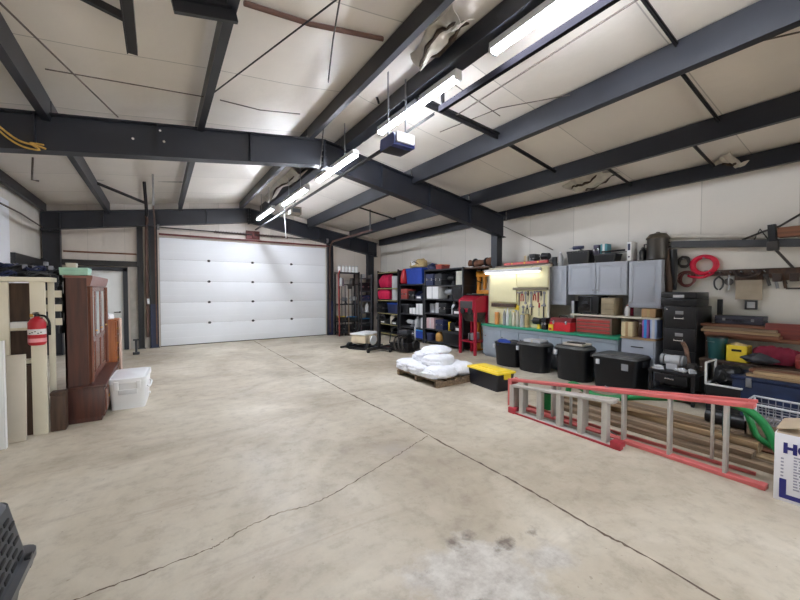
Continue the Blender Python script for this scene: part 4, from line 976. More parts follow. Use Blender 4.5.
MB().cyl((-0.05, 0, 0.86), (0.14, 0, 0.86), 0.05, n=14).lathe([(0.1, 0.14), (0.1, 0.16), (0.04, 0.17)], (0, 0, 0.86), 16, 'X').build('mount_head', blackm, t)
for (x, y) in ((-0.42, 0), (0.42, 0), (0, -0.37), (0, 0.37)): MB().cyl((x-0.02, y, 0.045), (x+0.02, y, 0.045), 0.045, n=14).build('caster', rubber, t)
t = T('engine_block', 'oily black engine block with pipes on the floor before shelves', 'engine', (5.27, 7.66, 0), 0.3)
om = mat('oily black casting', (34, 33, 34), 0.4, 0.3, 0.4, 9)
MB().box(-0.26, -0.3, 0.02, 0.26, 0.3, 0.24, 0.03).build('block', om, t)
mb = MB()
for k in range(6): mb.box(-0.16, -0.2, 0.24+0.035*k, 0.14, 0.16, 0.26+0.035*k, 0.004)
mb.box(-0.11, -0.15, 0.24, 0.09, 0.11, 0.46); mb.build('cylinder_fins', om, t)
MB().box(-0.12, -0.16, 0.45, 0.1, 0.12, 0.55, 0.02).build('head_cover', darkgrey, t)
for k in range(3): MB().tube(smooth([(-0.16, -0.15+0.13*k, 0.38), (-0.3, -0.17+0.13*k, 0.36), (-0.36, -0.2+0.13*k, 0.2), (-0.3, -0.22+0.13*k, 0.05)], 6), 0.024, 8).build('exhaust_pipe', grime, t)
MB().lathe([(0.12, 0), (0.13, 0.02), (0.13, 0.06), (0.05, 0.07)], (0.05, -0.34, 0.17), 18, 'Y').build('pulley', om, t)
MB().tube(smooth([(0.0, 0.1, 0.52), (-0.1, 0.25, 0.62), (-0.2, 0.3, 0.45), (-0.24, 0.32, 0.2)], 6), 0.014, 7).build('wiring_hose', rubber, t)
tag(MB().box(-0.05, -0.035, 0, 0.05, 0.035, 0.012, 0.003).cyl((0, 0, 0.01), (0, 0, 0.62), 0.02).build('jack_stand', lgrey, None, (5.55, 7.6, 0)), 'pale jack stand post standing behind the oily engine block', 'jack stand')
t = T('axle_beam', 'oily steel beam lying across the floor before the black shelves', 'beam', (5.55, 7.15, 0), -1.1)
MB().box(-0.5, -0.045, 0.0, 0.5, 0.045, 0.08, 0.006).build('bar', grime, t)
for s_ in (-1, 1): MB().cyl((s_*0.5, 0, 0.06), (s_*0.56, 0, 0.06), 0.06, n=14).build('hub', grime, t)
# ------------------------------------------------------------------ SACKS ON A PALLET
t = T('pallet', 'small wooden pallet under the heap of white sacks', 'pallet', (4.14, 5.02, 0))
for k in range(5): MB().box(-0.45+0.2*k, -0.58, 0.085, -0.35+0.2*k, 0.58, 0.105).build('deck_board', plank, t)
for y in (-0.55, 0.0, 0.55): MB().box(-0.46, y-0.035, 0.0, 0.46, y+0.035, 0.085).build('stringer', plank, t)
sk = [(-0.22, -0.36, 0.10, 0.3, 0.18, 'lowest white sack at the near corner of the pallet'), (0.22, -0.34, 0.10, -0.2, 0.18, 'lowest white sack on the yellow tote side of pallet'), (-0.22, 0.02, 0.10, 0.1, 0.18, 'lowest white sack midway along the open side of pallet'),
      (0.24, 0.05, 0.10, 0.0, 0.18, 'lowest white sack midway along the cabinet side of pallet'), (-0.2, 0.4, 0.10, -0.15, 0.17, 'lowest white sack at the far end of pallet'), (0.22, 0.4, 0.10, 0.2, 0.17, 'lowest white sack at far end by the red cabinet'),
      (-0.06, -0.14, 0.25, 0.35, 0.17, 'white sack lying on top nearest the viewer'), (0.08, 0.26, 0.25, -0.3, 0.17, 'white sack lying on top toward the shelves'), (0.1, 0.12, 0.385, 0.5, 0.14, 'topmost white sack on the crown of the heap')]
for i, (x, y, z, rz, h, lab) in enumerate(sk):
    t = T('sandbag', lab, 'sack', (4.14+x, 5.02+y, z+0.005), rz, 'white sacks on the pallet')
    MB().blob((0, 0, h*0.52), 0.3, 0.25, h*0.6, 31+i, 0.13, 4, False, 0.72).build('sack', sackm, t)
    MB().blob((-0.26, 0.02, h*0.45), 0.07, 0.16, h*0.28, 61+i, 0.3, 3).build('tied_neck', sackm, t)
# ================================================================== WORKBENCH
BX, BZ = 6.42, 0.775
by0, by1 = 2.99, 6.10
t = T('workbench', 'long grey workbench with a green top along the wall', 'workbench', (0, 0, 0))
gp = mat('pale grey bench paint', (150, 160, 170), 0.5, 0, 0.08, 3)
MB().box(BX+0.05, by0+0.02, 0.06, XR-0.05, by1-0.02, BZ-0.045).box(BX+0.1, by0+0.04, 0, XR-0.06, by1-0.04, 0.06).build('cabinet_body', gp, t)
MB().box(BX-0.01, by0, BZ-0.045, XR-0.04, by1, BZ, 0.008).build('bench_top', green, t)
MB().box(BX+0.02, by0+0.02, BZ-0.115, BX+0.05, by1-0.02, BZ-0.045).build('apron', gp, t)
n = 6
for k in range(n):
    a = by0+0.05+k*(by1-by0-0.1)/n; b = a+(by1-by0-0.1)/n-0.02
    d = MB().box(BX+0.035, a, 0.09, BX+0.052, b, BZ-0.13, 0.004).box(BX+0.03, a+0.06, 0.16, BX+0.04, b-0.06, BZ-0.2, 0.003).build('door', gp, t)
    MB().cyl((BX+0.012, b-0.05, 0.5), (BX+0.036, b-0.05, 0.5), 0.012, n=10).build('knob', chrome, d)
# pegboard wall standing on the bench in front of the column
PX = 6.64
py0, py1 = 4.46, 6.02
t = T('pegboard', 'pale yellow pegboard wall standing on the green workbench', 'pegboard', (0, 0, 0))
MB().box(PX-0.008, py0, BZ+0.001, PX, py1, 2.11).build('board', pegm, t)
MB().box(PX-0.02, py0-0.03, BZ+0.001, PX+0.01, py0, 2.11).box(PX-0.02, py1, BZ+0.001, PX+0.01, py1+0.03, 2.11).box(PX-0.02, py0, 2.08, PX-0.008, py1, 2.11).build('frame', cream, t)
a, b = yr(490, 516, PX-0.05)
MB().box(PX-0.05, a, zz(503, 302, PX-0.05), PX-0.009, b, 2.07, 0.004).build('door_panel', pegm, t)
a2, b2 = yr(516.5, 547.5, PX-0.05)
MB().box(PX-0.05, a2, zz(530, 287, PX-0.05), PX-0.009, b2, 2.07, 0.004).build('door_panel', pegm, t)
MB().box(PX-0.06, a2, zz(530, 290, PX-0.06), PX-0.008, b2+0.1, zz(530, 287.5, PX-0.06), 0.003).build('tool_rail', mat('grey brown rail', (118, 110, 92), 0.6), t)
MB().box(PX-0.09, a, zz(503, 307, PX-0.09), PX-0.008, b-0.08, zz(503, 303.5, PX-0.09), 0.003).build('magnet_rail', brownw, t)
# shelf over the pegboard
t = T('top_shelf', 'dusty grey shelf board over the pale yellow pegboard', 'shelf', (0, 0, 0))
MB().box(PX-0.06, py0, 2.115, XR-0.02, 5.80, 2.14, 0.004).build('board', mat('dusty grey brown', (120, 108, 104), 0.8), t)
MB().box(PX, py0+0.02, 2.06, XR-0.02, py0+0.04, 2.114).build('cleat', cream, t)
placed('spirit_level', 'long red spirit level on the shelf edge over the pegboard', 'level', 502, 548, 263.5, PX-0.05, 2.14, 0.05, lambda t, d, w, h: (MB().box(-0.02, -w/2, 0, 0.02, w/2, 0.055, 0.003).build('body', mat('faded red', (206, 92, 92), 0.5), t), [MB().cyl((-0.022, q*w, 0.03), (0.022, q*w, 0.03), 0.018).build('vial', yellow, t) for q in (-0.3, 0, 0.3)]))
placed('tool_case', 'small black case on the shelf over the pegboard', 'case', 528, 534, 254, 6.75, 2.14, 0.2, B_case(blackp))
placed('power_drill', 'dark drill lying on the shelf over the pegboard', 'power tool', 536, 547, 253, 6.75, 2.14, 0.16, B_tool(blackp, darkgrey))
placed('box', 'small pale box on the shelf at the pegboard middle', 'box', 522, 527, 256, 6.75, 2.14, 0.15, B_box(beige))
# bench lamp
a, b = yr(485, 540, 6.5)
t = T('bench_light', 'lit white shop light hanging before the pale yellow pegboard', 'light', (6.5, (a+b)/2, 1.98), 0)
w_ = (b-a)/2; t.rotation_euler = (math.radians(0), 0, 0)
MB().prism([(-0.06, 0), (0.06, 0), (0.03, 0.07), (-0.03, 0.07)], 'Y', -w_, w_).build('housing', white, t)
for s_ in (-0.025, 0.025): MB().cyl((s_, -w_+0.04, -0.012), (s_, w_-0.04, -0.012), 0.014, n=12).build('tube', emit('bench tube', (255, 250, 240), 3.0), t)
for s_ in (-1, 1): MB().tube([(0, s_*w_*0.7, 0.07), (0.12, s_*w_*0.7, 0.155)], 0.005, 6).build('hanger', galv, t)
# hand tools hanging on the pegboard: one shape per kind, own label each
def hammer(t, l, hc): MB().cyl((0, 0, -l), (0, 0, -0.03), 0.013, n=8).build('handle', hc, t); MB().box(-0.014, -0.05, -0.03, 0.014, 0.05, 0.0, 0.005).build('head', galv, t)
def driver(t, l, hc): MB().lathe([(0.012, -0.1), (0.017, -0.08), (0.013, -0.02), (0.016, 0)], n=10).build('handle', hc, t); MB().cyl((0, 0, -l), (0, 0, -0.1), 0.006, n=8).build('shank', chrome, t)
def wrench(t, l, hc): MB().box(-0.006, -0.013, -l+0.04, 0.006, 0.013, -0.04, 0.003).lathe([(0.012, -0.006), (0.032, -0.006), (0.032, 0.006), (0.012, 0.006)], (0, 0, -0.02), 12, 'X').lathe([(0.012, -0.006), (0.03, -0.006), (0.03, 0.006), (0.012, 0.006)], (0, 0, -l+0.02), 12, 'X').build('spanner_body', galv, t)
def pliers(t, l, hc):
    for s_ in (-1, 1): MB().tube([(0, 0, -0.06), (0, s_*0.025, -0.1), (0, s_*0.03, -l)], 0.01, 7).build('handle', hc, t)
    MB().prism([(-0.022, -0.06), (0.022, -0.06), (0.008, 0), (-0.008, 0)], 'X', -0.008, 0.008).build('jaw', galv, t)
def saw(t, l, hc): MB().prism([(-0.03, -0.1), (0.05, -0.1), (0.02, -l), (-0.03, -l)], 'X', -0.002, 0.002).build('blade', galv, t); MB().box(-0.012, -0.045, -0.11, 0.012, 0.06, 0.0, 0.01).build('handle', hc, t)
hr = mat('red grip', (176, 44, 56), 0.5); hy = yellow; hb = brownw; hk = blackp
kinds = {'hammer': hammer, 'screwdriver': driver, 'wrench': wrench, 'pliers': pliers, 'handsaw': saw}
gt = [('screwdriver', 516, 291, .2, hr, 'red handled screwdriver first under the tool rail'), ('hammer', 519, 292, .3, hb, 'dark handled hammer hanging near the red screwdriver'), ('pliers', 522, 291, .22, hr, 'red handled pliers beside the hammer on the pegboard'),
      ('wrench', 525.5, 292, .26, hk, 'long spanner hanging fourth under the tool rail'), ('screwdriver', 528, 291, .24, hk, 'black handled screwdriver under the middle of the tool rail'), ('wrench', 531, 292, .3, hk, 'longest spanner under the middle of the tool rail'),
      ('pliers', 534.5, 291, .2, hr, 'red handled pliers under the cabinet end of the rail'), ('hammer', 538, 291, .24, hr, 'red handled hammer under the cabinet end of the rail'), ('screwdriver', 541, 291, .2, hk, 'black screwdriver near the narrow grey cabinet'), ('wrench', 544, 292, .28, hk, 'spanner hanging nearest the narrow grey cabinet'),
      ('handsaw', 517, 305, .25, hy, 'yellow handled saw low on the pegboard'), ('wrench', 523, 306, .16, hk, 'short spanner in the lower tool row by the saw'), ('pliers', 527, 305, .18, hk, 'black handled pliers in the lower tool row'), ('hammer', 531.5, 306, .2, hb, 'short hammer in the lower tool row'),
      ('screwdriver', 539, 303, .28, hr, 'long red screwdriver in the lower tool row'), ('hammer', 543.5, 305, .26, hk, 'black mallet style hammer low by the narrow cabinet')]
for nm, px, py_, l, hc, lab in gt:
    p = at(px, py_, X=PX-0.035)
    t = T(nm, lab, 'hand tool', (PX-0.03, p.y, p.z), 0, 'hand tools on the pegboard'); kinds[nm](t, l, hc)
    MB().tube([(0.022, 0, -0.035), (-0.01, 0, -0.035), (-0.018, 0, -0.025)], 0.004, 6).build('peg_hook', galv, t)
# things standing on the bench
GB = 'things on the green bench'
fill([('jar', 'orange jar at the far end of the green bench', 'jar', 490.5, 500, 312, BZ, B_can(mat('orange jar', (222, 150, 84), 0.5), cream)),
      ('spray_can', 'grey spray can beside the orange jar on the bench', 'can', 501.5, 504, 309, BZ, B_jug(greyp, white)), ('spray_can', 'white spray can second after the orange jar', 'can', 504.5, 507, 308, BZ, B_jug(white, lgrey)),
      ('bottle', 'pale green bottle third after the orange jar', 'bottle', 507.5, 510, 310, BZ, B_jug(mat('pale green', (170, 188, 160), 0.4), white)), ('bottle', 'cream bottle standing in the middle of bench back', 'bottle', 510.5, 513.5, 311, BZ, B_jug(cream, yellow)),
      ('spray_can', 'yellow capped can before the pegboard middle', 'can', 514.5, 517.5, 309, BZ, B_jug(beige, yellow)), ('jar', 'clear jar of screws on the bench', 'jar', 518.5, 523, 315, BZ, B_can(lgrey, galv)), ('jar', 'brown jar next to the drill on the bench', 'jar', 523.5, 527.5, 314, BZ, B_can(tan, brownw))], 6.5, 0.1, GB)
placed('power_drill', 'black and yellow cordless drill on the green bench', 'power tool', 528.5, 540, 318, 6.46, BZ, 0.14, B_tool(blackp, yellow), GB)
placed('tool_case', 'small black case beside the red toolbox on the bench', 'case', 541, 546, 318, 6.46, BZ, 0.16, B_case(blackp), GB)
placed('toolbox', 'bright red metal toolbox on the green bench', 'toolbox', 549, 571, 317, 6.46, BZ, 0.24, lambda t, d, w, h: (MB().box(-d/2, -w/2, 0, d/2, w/2, h*0.62, 0.008).build('body', mat('bright red metal', (206, 36, 48), 0.35), t), MB().prism([(-d/2, h*0.64), (d/2, h*0.64), (d*0.28, h*0.92), (-d*0.28, h*0.92)], 'Y', -w/2, w/2).build('lid', mat('dark red metal', (110, 26, 34), 0.4), t), MB().tube([(0, -w*0.2, h*0.92), (0, -w*0.18, h*1.04), (0, w*0.18, h*1.04), (0, w*0.2, h*0.92)], 0.01, 7).build('handle', blackp, t), [MB().box(-d/2-0.012, q*w-0.02, h*0.5, -d/2+0.002, q*w+0.02, h*0.72, 0.003).build('latch', chrome, t) for q in (-0.3, 0.3)]), GB)
placed('tape_measure', 'yellow and red tape measure before the red toolbox', 'tape measure', 548, 552.5, 324.5, 6.43, BZ, 0.05, lambda t, d, w, h: (MB().rbox(0, 0, 0, h, d, w, d, w, 0.012).build('case', yellow, t), MB().box(-d/2-0.004, -w*0.3, h*0.1, -d/2+0.002, w*0.3, h*0.45).build('label', red, t)), GB)
# shelf over the bench end, with the tool chest under it
SZ = 1.125
a, b = yr(570.5, 660, 6.62)
a = 2.46
t = T('bench_shelf', 'cream shelf board under the grey wall cabinets', 'shelf', (0, 0, 0))
MB().box(6.62, a, SZ-0.03, XR-0.01, b, SZ, 0.004).build('board', cream, t)
for y in (a+0.01, 3.02, b-0.03): MB().box(6.70, y, BZ+0.026, XR-0.02, y+0.02, SZ-0.03).build('upright', cream, t)
c0_, c1_ = yr(575.5, 611.5, 6.62)
t = T('tool_chest', 'red drawer tool chest on the bench under the cream shelf', 'tool chest', (6.78, (c0_+c1_)/2, BZ+0.001))
w_ = (c1_-c0_)/2; hh = SZ-0.06-BZ
MB().box(-0.14, -w_, 0, 0.2, w_, hh, 0.005).build('case', mat('brown grey chest', (128, 104, 92), 0.5), t)
for k in range(4):
    d = MB().box(-0.158, -w_+0.03, 0.015+k*hh*0.225, -0.138, w_-0.03, hh*0.2+k*hh*0.225, 0.004).build('drawer', mat('faded drawer red', (196, 82, 80), 0.45), t)
    MB().box(-0.17, -w_+0.06, hh*0.14+k*hh*0.225, -0.156, w_-0.06, hh*0.16+k*hh*0.225, 0.002).build('drawer_pull', red, d)
# on the cream shelf
placed('microwave', 'black microwave on the cream shelf under the double cabinet', 'microwave', 577, 599, 296, 6.64, SZ, 0.34, lambda t, d, w, h: (MB().box(-d/2, -w/2, 0.012, d/2, w/2, h, 0.006).build('case', blackp, t), MB().box(-d/2-0.012, -w/2+0.13, 0.025, -d/2+0.002, w/2-0.01, h-0.012, 0.004).build('door', mat('black glass', (18, 18, 20), 0.12), t), MB().box(-d/2-0.014, -w*0.02, h*0.58, -d/2-0.010, w*0.28, h*0.72).build('display', darkgrey, t), MB().box(-d/2-0.03, -w/2+0.12, 0.04, -d/2-0.012, -w/2+0.14, h-0.03, 0.004).build('handle', darkgrey, t), [MB().cyl((x, y, 0), (x, y, 0.014), 0.015).build('foot', rubber, t) for x in (-.12, .12) for y in (-w*.4, w*.4)]))
placed('wooden_box', 'tan drawer box beside the black microwave', 'box', 600.5, 615, 298, 6.64, SZ, 0.3, lambda t, d, w, h: (MB().box(-d/2, -w/2, 0, d/2, w/2, h, 0.004).build('case', mat('tan box', (146, 132, 108), 0.6), t), [MB().box(-d/2-0.012, -w*0.44, h*(0.05+0.31*k), -d/2+0.002, w*0.44, h*(0.32+0.31*k), 0.004).build('drawer', mat('tan drawer', (160, 146, 120), 0.6), t) for k in range(3)]))
placed('jar', 'white capped bottle on the cream shelf beside tall cabinet', 'bottle', 623, 628, 305, 6.66, SZ, 0.12, B_jug(white, rustred))
placed('jar', 'dark red bottle behind the white bottle on the shelf', 'bottle', 628.5, 632, 301, 6.8, SZ, 0.12, B_jug(maroon, blackp))
placed('box', 'brown cardboard box on the cream shelf under the tall cabinet', 'box', 641, 656, 309, 6.64, SZ, 0.25, B_box(card, tan))
placed('box', 'small dark box beside the microwave by the narrow cabinet', 'box', 570.5, 575, 301, 6.66, SZ, 0.2, B_box(darkgrey, lgrey))
# lower end: grey drawer cabinet with boxes
EX = 6.46; e0, e1 = 2.46, 2.96
t = T('drawer_cabinet', 'grey drawer cabinet at the bench end beside filing cabinet', 'cabinet', (0, 0, 0))
MB().box(EX+0.02, e0, 0.05, XR-0.05, e1, 0.77).box(EX+0.06, e0+0.02, 0, XR-0.06, e1-0.02, 0.05).build('case', greycab, t)
MB().box(EX-0.01, e0-0.01, 0.77, XR-0.05, e1+0.01, 0.80, 0.004).build('top', plank3, t)
for k in range(3):
    d = MB().box(EX, e0+0.02, 0.09+k*0.225, EX+0.021, e1-0.02, 0.295+k*0.225, 0.005).build('drawer', greycab, t)
    MB().box(EX-0.018, e0+0.16, 0.19+k*0.225, EX+0.001, e1-0.16, 0.205+k*0.225, 0.003).build('drawer_pull', darkgrey, d)
fill([('box', 'cream cardboard box on the grey drawer cabinet', 'box', 621, 633, 322, 0.801, B_box(mat('cream card', (212, 196, 156), 0.7), card)), ('box', 'purple and blue printed box on the drawer cabinet', 'box', 642, 649, 320, 0.801, B_box(mat('purple print', (140, 84, 150), 0.6), sky_b)),
      ('box', 'pale blue box nearest the filing cabinet on drawers', 'box', 650, 657, 320, 0.801, B_box(mat('pale blue card', (150, 168, 206), 0.6), lgrey)), ('jar', 'dark bottle between the boxes on drawer cabinet', 'bottle', 635, 640, 323, 0.801, B_jug(brownw, white))], 6.5, 0.22, 'boxes on the drawer cabinet')
# wall cabinets
def wallcab(lab, px0, px1, pt, pb, X, doors, tag_=None):
    y0, y1 = yr(px0, px1, X); m = (px0+px1)/2; z1, z0 = zz(m, pt, X), zz(m, pb, X)
    t = T('wall_cabinet', lab, 'cabinet', (X, (y0+y1)/2, z0), 0, 'grey wall cabinets'); w = (y1-y0)/2-0.004; h = z1-z0
    MB().box(0.02, -w, 0, XR-X-0.04, w, h).build('case', greycab, t)
    dw = 2*w/doors
    for k in range(doors):
        a, b = -w+k*dw+0.006, -w+(k+1)*dw-0.006
        mb = MB()
        mb.box(0, a, 0.006, 0.018, a+0.055, h-0.006, 0.003).box(0, b-0.055, 0.006, 0.018, b, h-0.006, 0.003).box(0, a+0.055, h-0.066, 0.018, b-0.055, h-0.006, 0.003).box(0, a+0.055, 0.006, 0.018, b-0.055, 0.066, 0.003)
        mb.prism([(a+0.055, 0.066), (b-0.055, 0.066), (b-0.055, h-0.066), (a+0.055, h-0.066)], 'X', 0.012, 0.017)
        mb.box(0.004, a+0.1, 0.11, 0.013, b-0.1, h-0.11, 0.006)
        d = mb.build('door', greycab, t)
        ky = b-0.03 if (doors == 2 and k == 0) or doors == 1 else a+0.03
        MB().cyl((-0.02, ky, 0.09), (0.001, ky, 0.09), 0.012, n=10).build('knob', galv, d)
    return z1, y0, y1
CX = 6.77
wallcab('narrow tall grey wall cabinet beside the pegboard', 548.5, 566.5, 266, 305, CX, 1)
zd, _, _ = wallcab('grey double door wall cabinet over the black microwave', 567.5, 627, 262.5, 295, CX, 2)
zt_, _, _ = wallcab('tall grey wall cabinet next to the black filing cabinet', 628, 661.5, 260.5, 308, CX, 1)
zn = zz(557, 266, CX)
# on top of the cabinets
GC = 'things on top of the grey cabinets'
fill([('storage_crate', 'black crate on the double cabinet toward the pegboard', 'crate', 564, 589, 251, zd+0.001, B_tote(blackp, blackp)), ('storage_crate', 'black low crate on the double cabinet beside the white binder', 'crate', 591, 615, 254, zd+0.001, B_tote(blackp, darkgrey))], CX, 0.3, GC)
placed('power_drill', 'blue tool lying on top of the first black crate', 'power tool', 566, 582, 246, CX+0.05, zd+zz(577, 251, CX)-zd+0.002, 0.12, B_tool(navy, blackp))
placed('box', 'small teal and white box on the second black crate', 'box', 599, 606, 244, CX+0.04, zz(603, 254, CX)+0.002, 0.16, B_box(mat('teal card', (84, 150, 164), 0.6), white))
placed('tool_case', 'dark purple case on the crate beside teal box', 'case', 592, 598, 245, CX+0.04, zz(603, 254, CX)+0.002, 0.18, B_case(mat('purple black', (48, 40, 66), 0.5)))
placed('jug', 'pale grey bottle on the narrow cabinet by the crate', 'bottle', 556, 561, 252, CX+0.03, zn+0.001, 0.1, B_jug(lgrey, white))
placed('jar', 'dark jar on the narrow cabinet end by the pegboard', 'jar', 550, 555, 257, CX+0.03, zn+0.001, 0.1, B_can(darkgrey, galv))
tag(MB().box(-0.01, -0.26, 0, 0.01, 0.26, 0.012).tube([(0, -0.2, 0.04), (0, 0.2, 0.04)], 0.018, 8).build('steel_pipe', blackm, None, (CX+0.05, yr(607, 619, CX)[0]+0.14, zz(603, 254, CX)+0.004)), 'black pipe lying across the second black crate', 'pipe')
t = T('ring_binder', 'white ring binder leaning on top of the grey cabinets', 'binder', (CX+0.13, sum(yr(624, 632.5, CX))/2+0.01, max(zd, zt_)+0.002))
MB().box(-0.11, -0.035, 0, 0.12, 0.035, zz(628, 243, CX)-zt_, 0.006).build('cover', white, t)
hB = zz(628, 243, CX)-zt_
MB().box(-0.113, -0.02, hB*0.55, -0.109, 0.02, hB*0.9).build('spine_label', navy, t); MB().cyl((-0.113, 0, hB*0.2), (-0.109, 0, hB*0.2), 0.015).build('finger_ring', navy, t)
yb0, yb1 = yr(640, 668, CX)
t = T('stock_pot', 'big dark lidded pot on top of the tall grey cabinet', 'pot', (CX+0.17, (yb0+yb1)/2+0.02, zt_+0.001))
hb_ = zz(654, 231, CX)-zt_
MB().lathe([(0.15, 0), (0.165, 0.02), (0.15, hb_*0.72), (0.155, hb_*0.74)], n=24).build('body', mat('worn dark enamel', (66, 62, 58), 0.4, 0.2, 0.3, 5), t)
MB().lathe([(0.165, hb_*0.74), (0.17, hb_*0.78), (0.12, hb_*0.92), (0.03, hb_*0.97), (0.025, hb_)], n=24).build('lid', mat('dusty brown lid', (72, 64, 52), 0.5), t)
for s_ in (-1, 1): MB().tube([(0, s_*0.155, hb_*0.6), (0, s_*0.2, hb_*0.6), (0, s_*0.2, hb_*0.45), (0, s_*0.155, hb_*0.45)], 0.012, 7).build('handle', blackm, t)
placed('duffel_bag', 'small black bag tucked beside the dark pot', 'bag', 637, 643, 248, CX+0.02, zt_+0.001, 0.2, B_bag(blackp, darkgrey))
# ------------------------------------------------------------------ BLACK BINS BEFORE THE BENCH
lidm = mat('dusty black lid', (76, 76, 76), 0.45, 0, 0.4, 5)
def drum(lab, px0, px1, ptop, x0, x1, lid=True, rad=0.14, lift=0):
    y0, y1 = yr(px0, px1, (x0+x1)/2-0.02); h = zz((px0+px1)/2, ptop, x0)
    # the side of the tub seen at an angle eats into the span
    y0 += 0.06; y1 -= 0.04
    w, d = y1-y0, x1-x0
    t = T('storage_bin', lab, 'bin', ((x0+x1)/2, (y0+y1)/2, 0), 0, 'black bins before the bench')
    MB().rbox(0, 0, 0, h-0.05, d*0.86, w*0.88, d*0.96, w*0.97, rad).build('body', blackp, t)
    MB().rbox(0, 0, h-0.075, h-0.045, d, w, d, w, rad).build('rim', blackp, t)
    if lid: MB().rbox(0, 0, h-0.045, h-0.012, d*1.0, w*1.0, d*0.92, w*0.93, rad).rbox(0, 0, h-0.012, h, d*0.8, w*0.8, d*0.76, w*0.77, rad*0.7).build('lid', lidm, t)
    for s_ in (-1, 1):
        MB().box(-0.06, s_*w*0.47, h-0.16, 0.06, s_*(w*0.5+0.012), h-0.08, 0.008).build('handle', darkgrey, t)
    MB().box(-d*0.48-0.02, w*0.30, h-0.17, -d*0.46+0.012, w*0.30+0.05, h-0.09, 0.005).build('latch', lgrey, t)
    return t, h, (y0+y1)/2, w, d
tA, hA, yA, wA, dA = drum('black bin with a blue bag sticking out of its top', 496, 525, 342, 5.88, 6.36, False, 0.21)
t = T('shop_towel', 'blue plastic bag filling the top of the furthest black bin', 'bag', (6.1, yA, hA-0.14))
MB().blob((-0.08, 0.06, 0.07), 0.13, 0.17, 0.08, 7, 0.25, 3).build('blue_bag', blue, t); MB().blob((0.1, -0.05, 0.07), 0.1, 0.2, 0.07, 9, 0.25, 3).build('dark_liner', darkgrey, t)
drum('black lidded bin second from the yellow tote', 519, 553, 344, 5.86, 6.36, True, 0.2)
drum('black lidded bin in front of the red toolbox end of bench', 556, 597, 347.5, 5.86, 6.36, True, 0.2)
tD, hD, yD, wD, dD = drum('widest black lidded bin before the grey drawer cabinet', 597, 650, 357, 5.86, 6.40, True, 0.06)
MB().box(-dD*0.46-0.008, -wD*0.32, hD*0.62, -dD*0.46+0.01, -wD*0.18, hD*0.8).build('label_sticker', greyp, tD)
placed('box', 'flat pale box lying on the second black bin lid', 'box', 523, 541, 342, 5.95, zz(535.5, 344, 5.86)+0.001, 0.25, B_box(lgrey, beige), hmin=0.05)
placed('clutter_tray', 'pale tray of parts lying on the third black bin', 'tray', 562, 584, 345, 5.95, zz(576.5, 347.5, 5.86)+0.001, 0.28, lambda t, d, w, h: (MB().box(-d/2, -w/2, 0, d/2, w/2, 0.01).box(-d/2, -w/2, 0, -d/2+0.01, w/2, 0.045).box(d/2-0.01, -w/2, 0, d/2, w/2, 0.045).box(-d/2, -w/2, 0, d/2, -w/2+0.01, 0.045).box(-d/2, w/2-0.01, 0, d/2, w/2, 0.045).build('tray_pan', beige, t), MB().blob((0, 0, 0.03), d*0.4, w*0.4, 0.03, 5, 0.4).build('parts_heap', grime, t)))
# yellow lidded tote
t = T('storage_tote', 'low black tote with a bright yellow lid beside the sacks', 'tote', (4.50, 4.06, 0), math.radians(-6))
MB().rbox(0, 0, 0, 0.27, 0.33, 0.66, 0.36, 0.72, 0.03).build('body', mat('blue black tote', (20, 22, 32), 0.4), t)
MB().rbox(0, 0, 0.27, 0.295, 0.40, 0.76, 0.40, 0.76, 0.035).rbox(0, 0, 0.295, 0.312, 0.33, 0.66, 0.30, 0.63, 0.03).build('lid', yellow, t)
MB().box(-0.1, -0.2, 0.312, 0.1, 0.22, 0.325, 0.004).build('lid_panel', yellow, t)
for s_ in (-1, 1): MB().box(-0.06, s_*0.36, 0.19, 0.06, s_*0.395, 0.275, 0.006).build('latch', yellow, t)
# ================================================================== FILING CABINET, SIDE BENCH, WALL
FX = 6.45
f0, f1 = yr(661, 704, FX); f0 += 0.05; FH = 1.335
t = T('filing_cabinet', 'black four drawer filing cabinet beside the tall grey cabinet', 'filing cabinet', (FX, (f0+f1)/2, 0))
w_ = (f1-f0)/2-0.03
MB().box(0.02, -w_, 0, 0.62, w_, FH, 0.005).build('case', blackm, t)
for k in range(4):
    d = MB().box(0, -w_+0.012, 0.02+k*FH/4.03, 0.021, w_-0.012, 0.02+k*FH/4.03+FH/4.03-0.02, 0.004).build('drawer', blackm, t)
    zc_ = 0.02+k*FH/4.03
    MB().box(-0.02, -0.06, zc_+0.13, -0.002, 0.06, zc_+0.145, 0.003).box(-0.022, -0.06, zc_+0.13, 0.0, -0.05, zc_+0.16).box(-0.022, 0.05, zc_+0.13, 0.0, 0.06, zc_+0.16).build('drawer_pull', chrome, d)
    MB().box(-0.004, -0.05, zc_+0.2, 0.001, 0.05, zc_+0.25, 0.002).build('label_holder', galv, d)
MB().cyl((-0.006, w_-0.05, FH-0.05), (0.001, w_-0.05, FH-0.05), 0.012).build('lock', chrome, t)
t = T('equipment_case', 'black equipment case with pale plate on the filing cabinet', 'case', (FX+0.02, (f0+f1)/2+0.02, FH+0.001))
MB().box(0, -w_-0.01, 0, 0.5, w_+0.02, 0.115, 0.01).build('lower_shell', blackp, t); MB().box(0, -w_-0.01, 0.12, 0.5, w_+0.02, 0.21, 0.01).build('lid', blackp, t)
MB().box(-0.006, -0.07, 0.125, 0.002, 0.07, 0.17, 0.003).build('name_plate', lgrey, t); MB().tube([(0, -0.08, 0.09), (-0.035, -0.07, 0.09), (-0.035, 0.07, 0.09), (0, 0.08, 0.09)], 0.009, 6).build('handle', darkgrey, t)
t = tag(MB().box(0, -0.03, 0, 0.04, 0.03, 0.45, 0.006).box(-0.02, -0.05, 0, 0.06, 0.05, 0.03, 0.004).build('monitor_stand', blackp, None, (6.9, 1.80, 0.99)), 'narrow black upright stand beside the filing cabinet', 'stand')
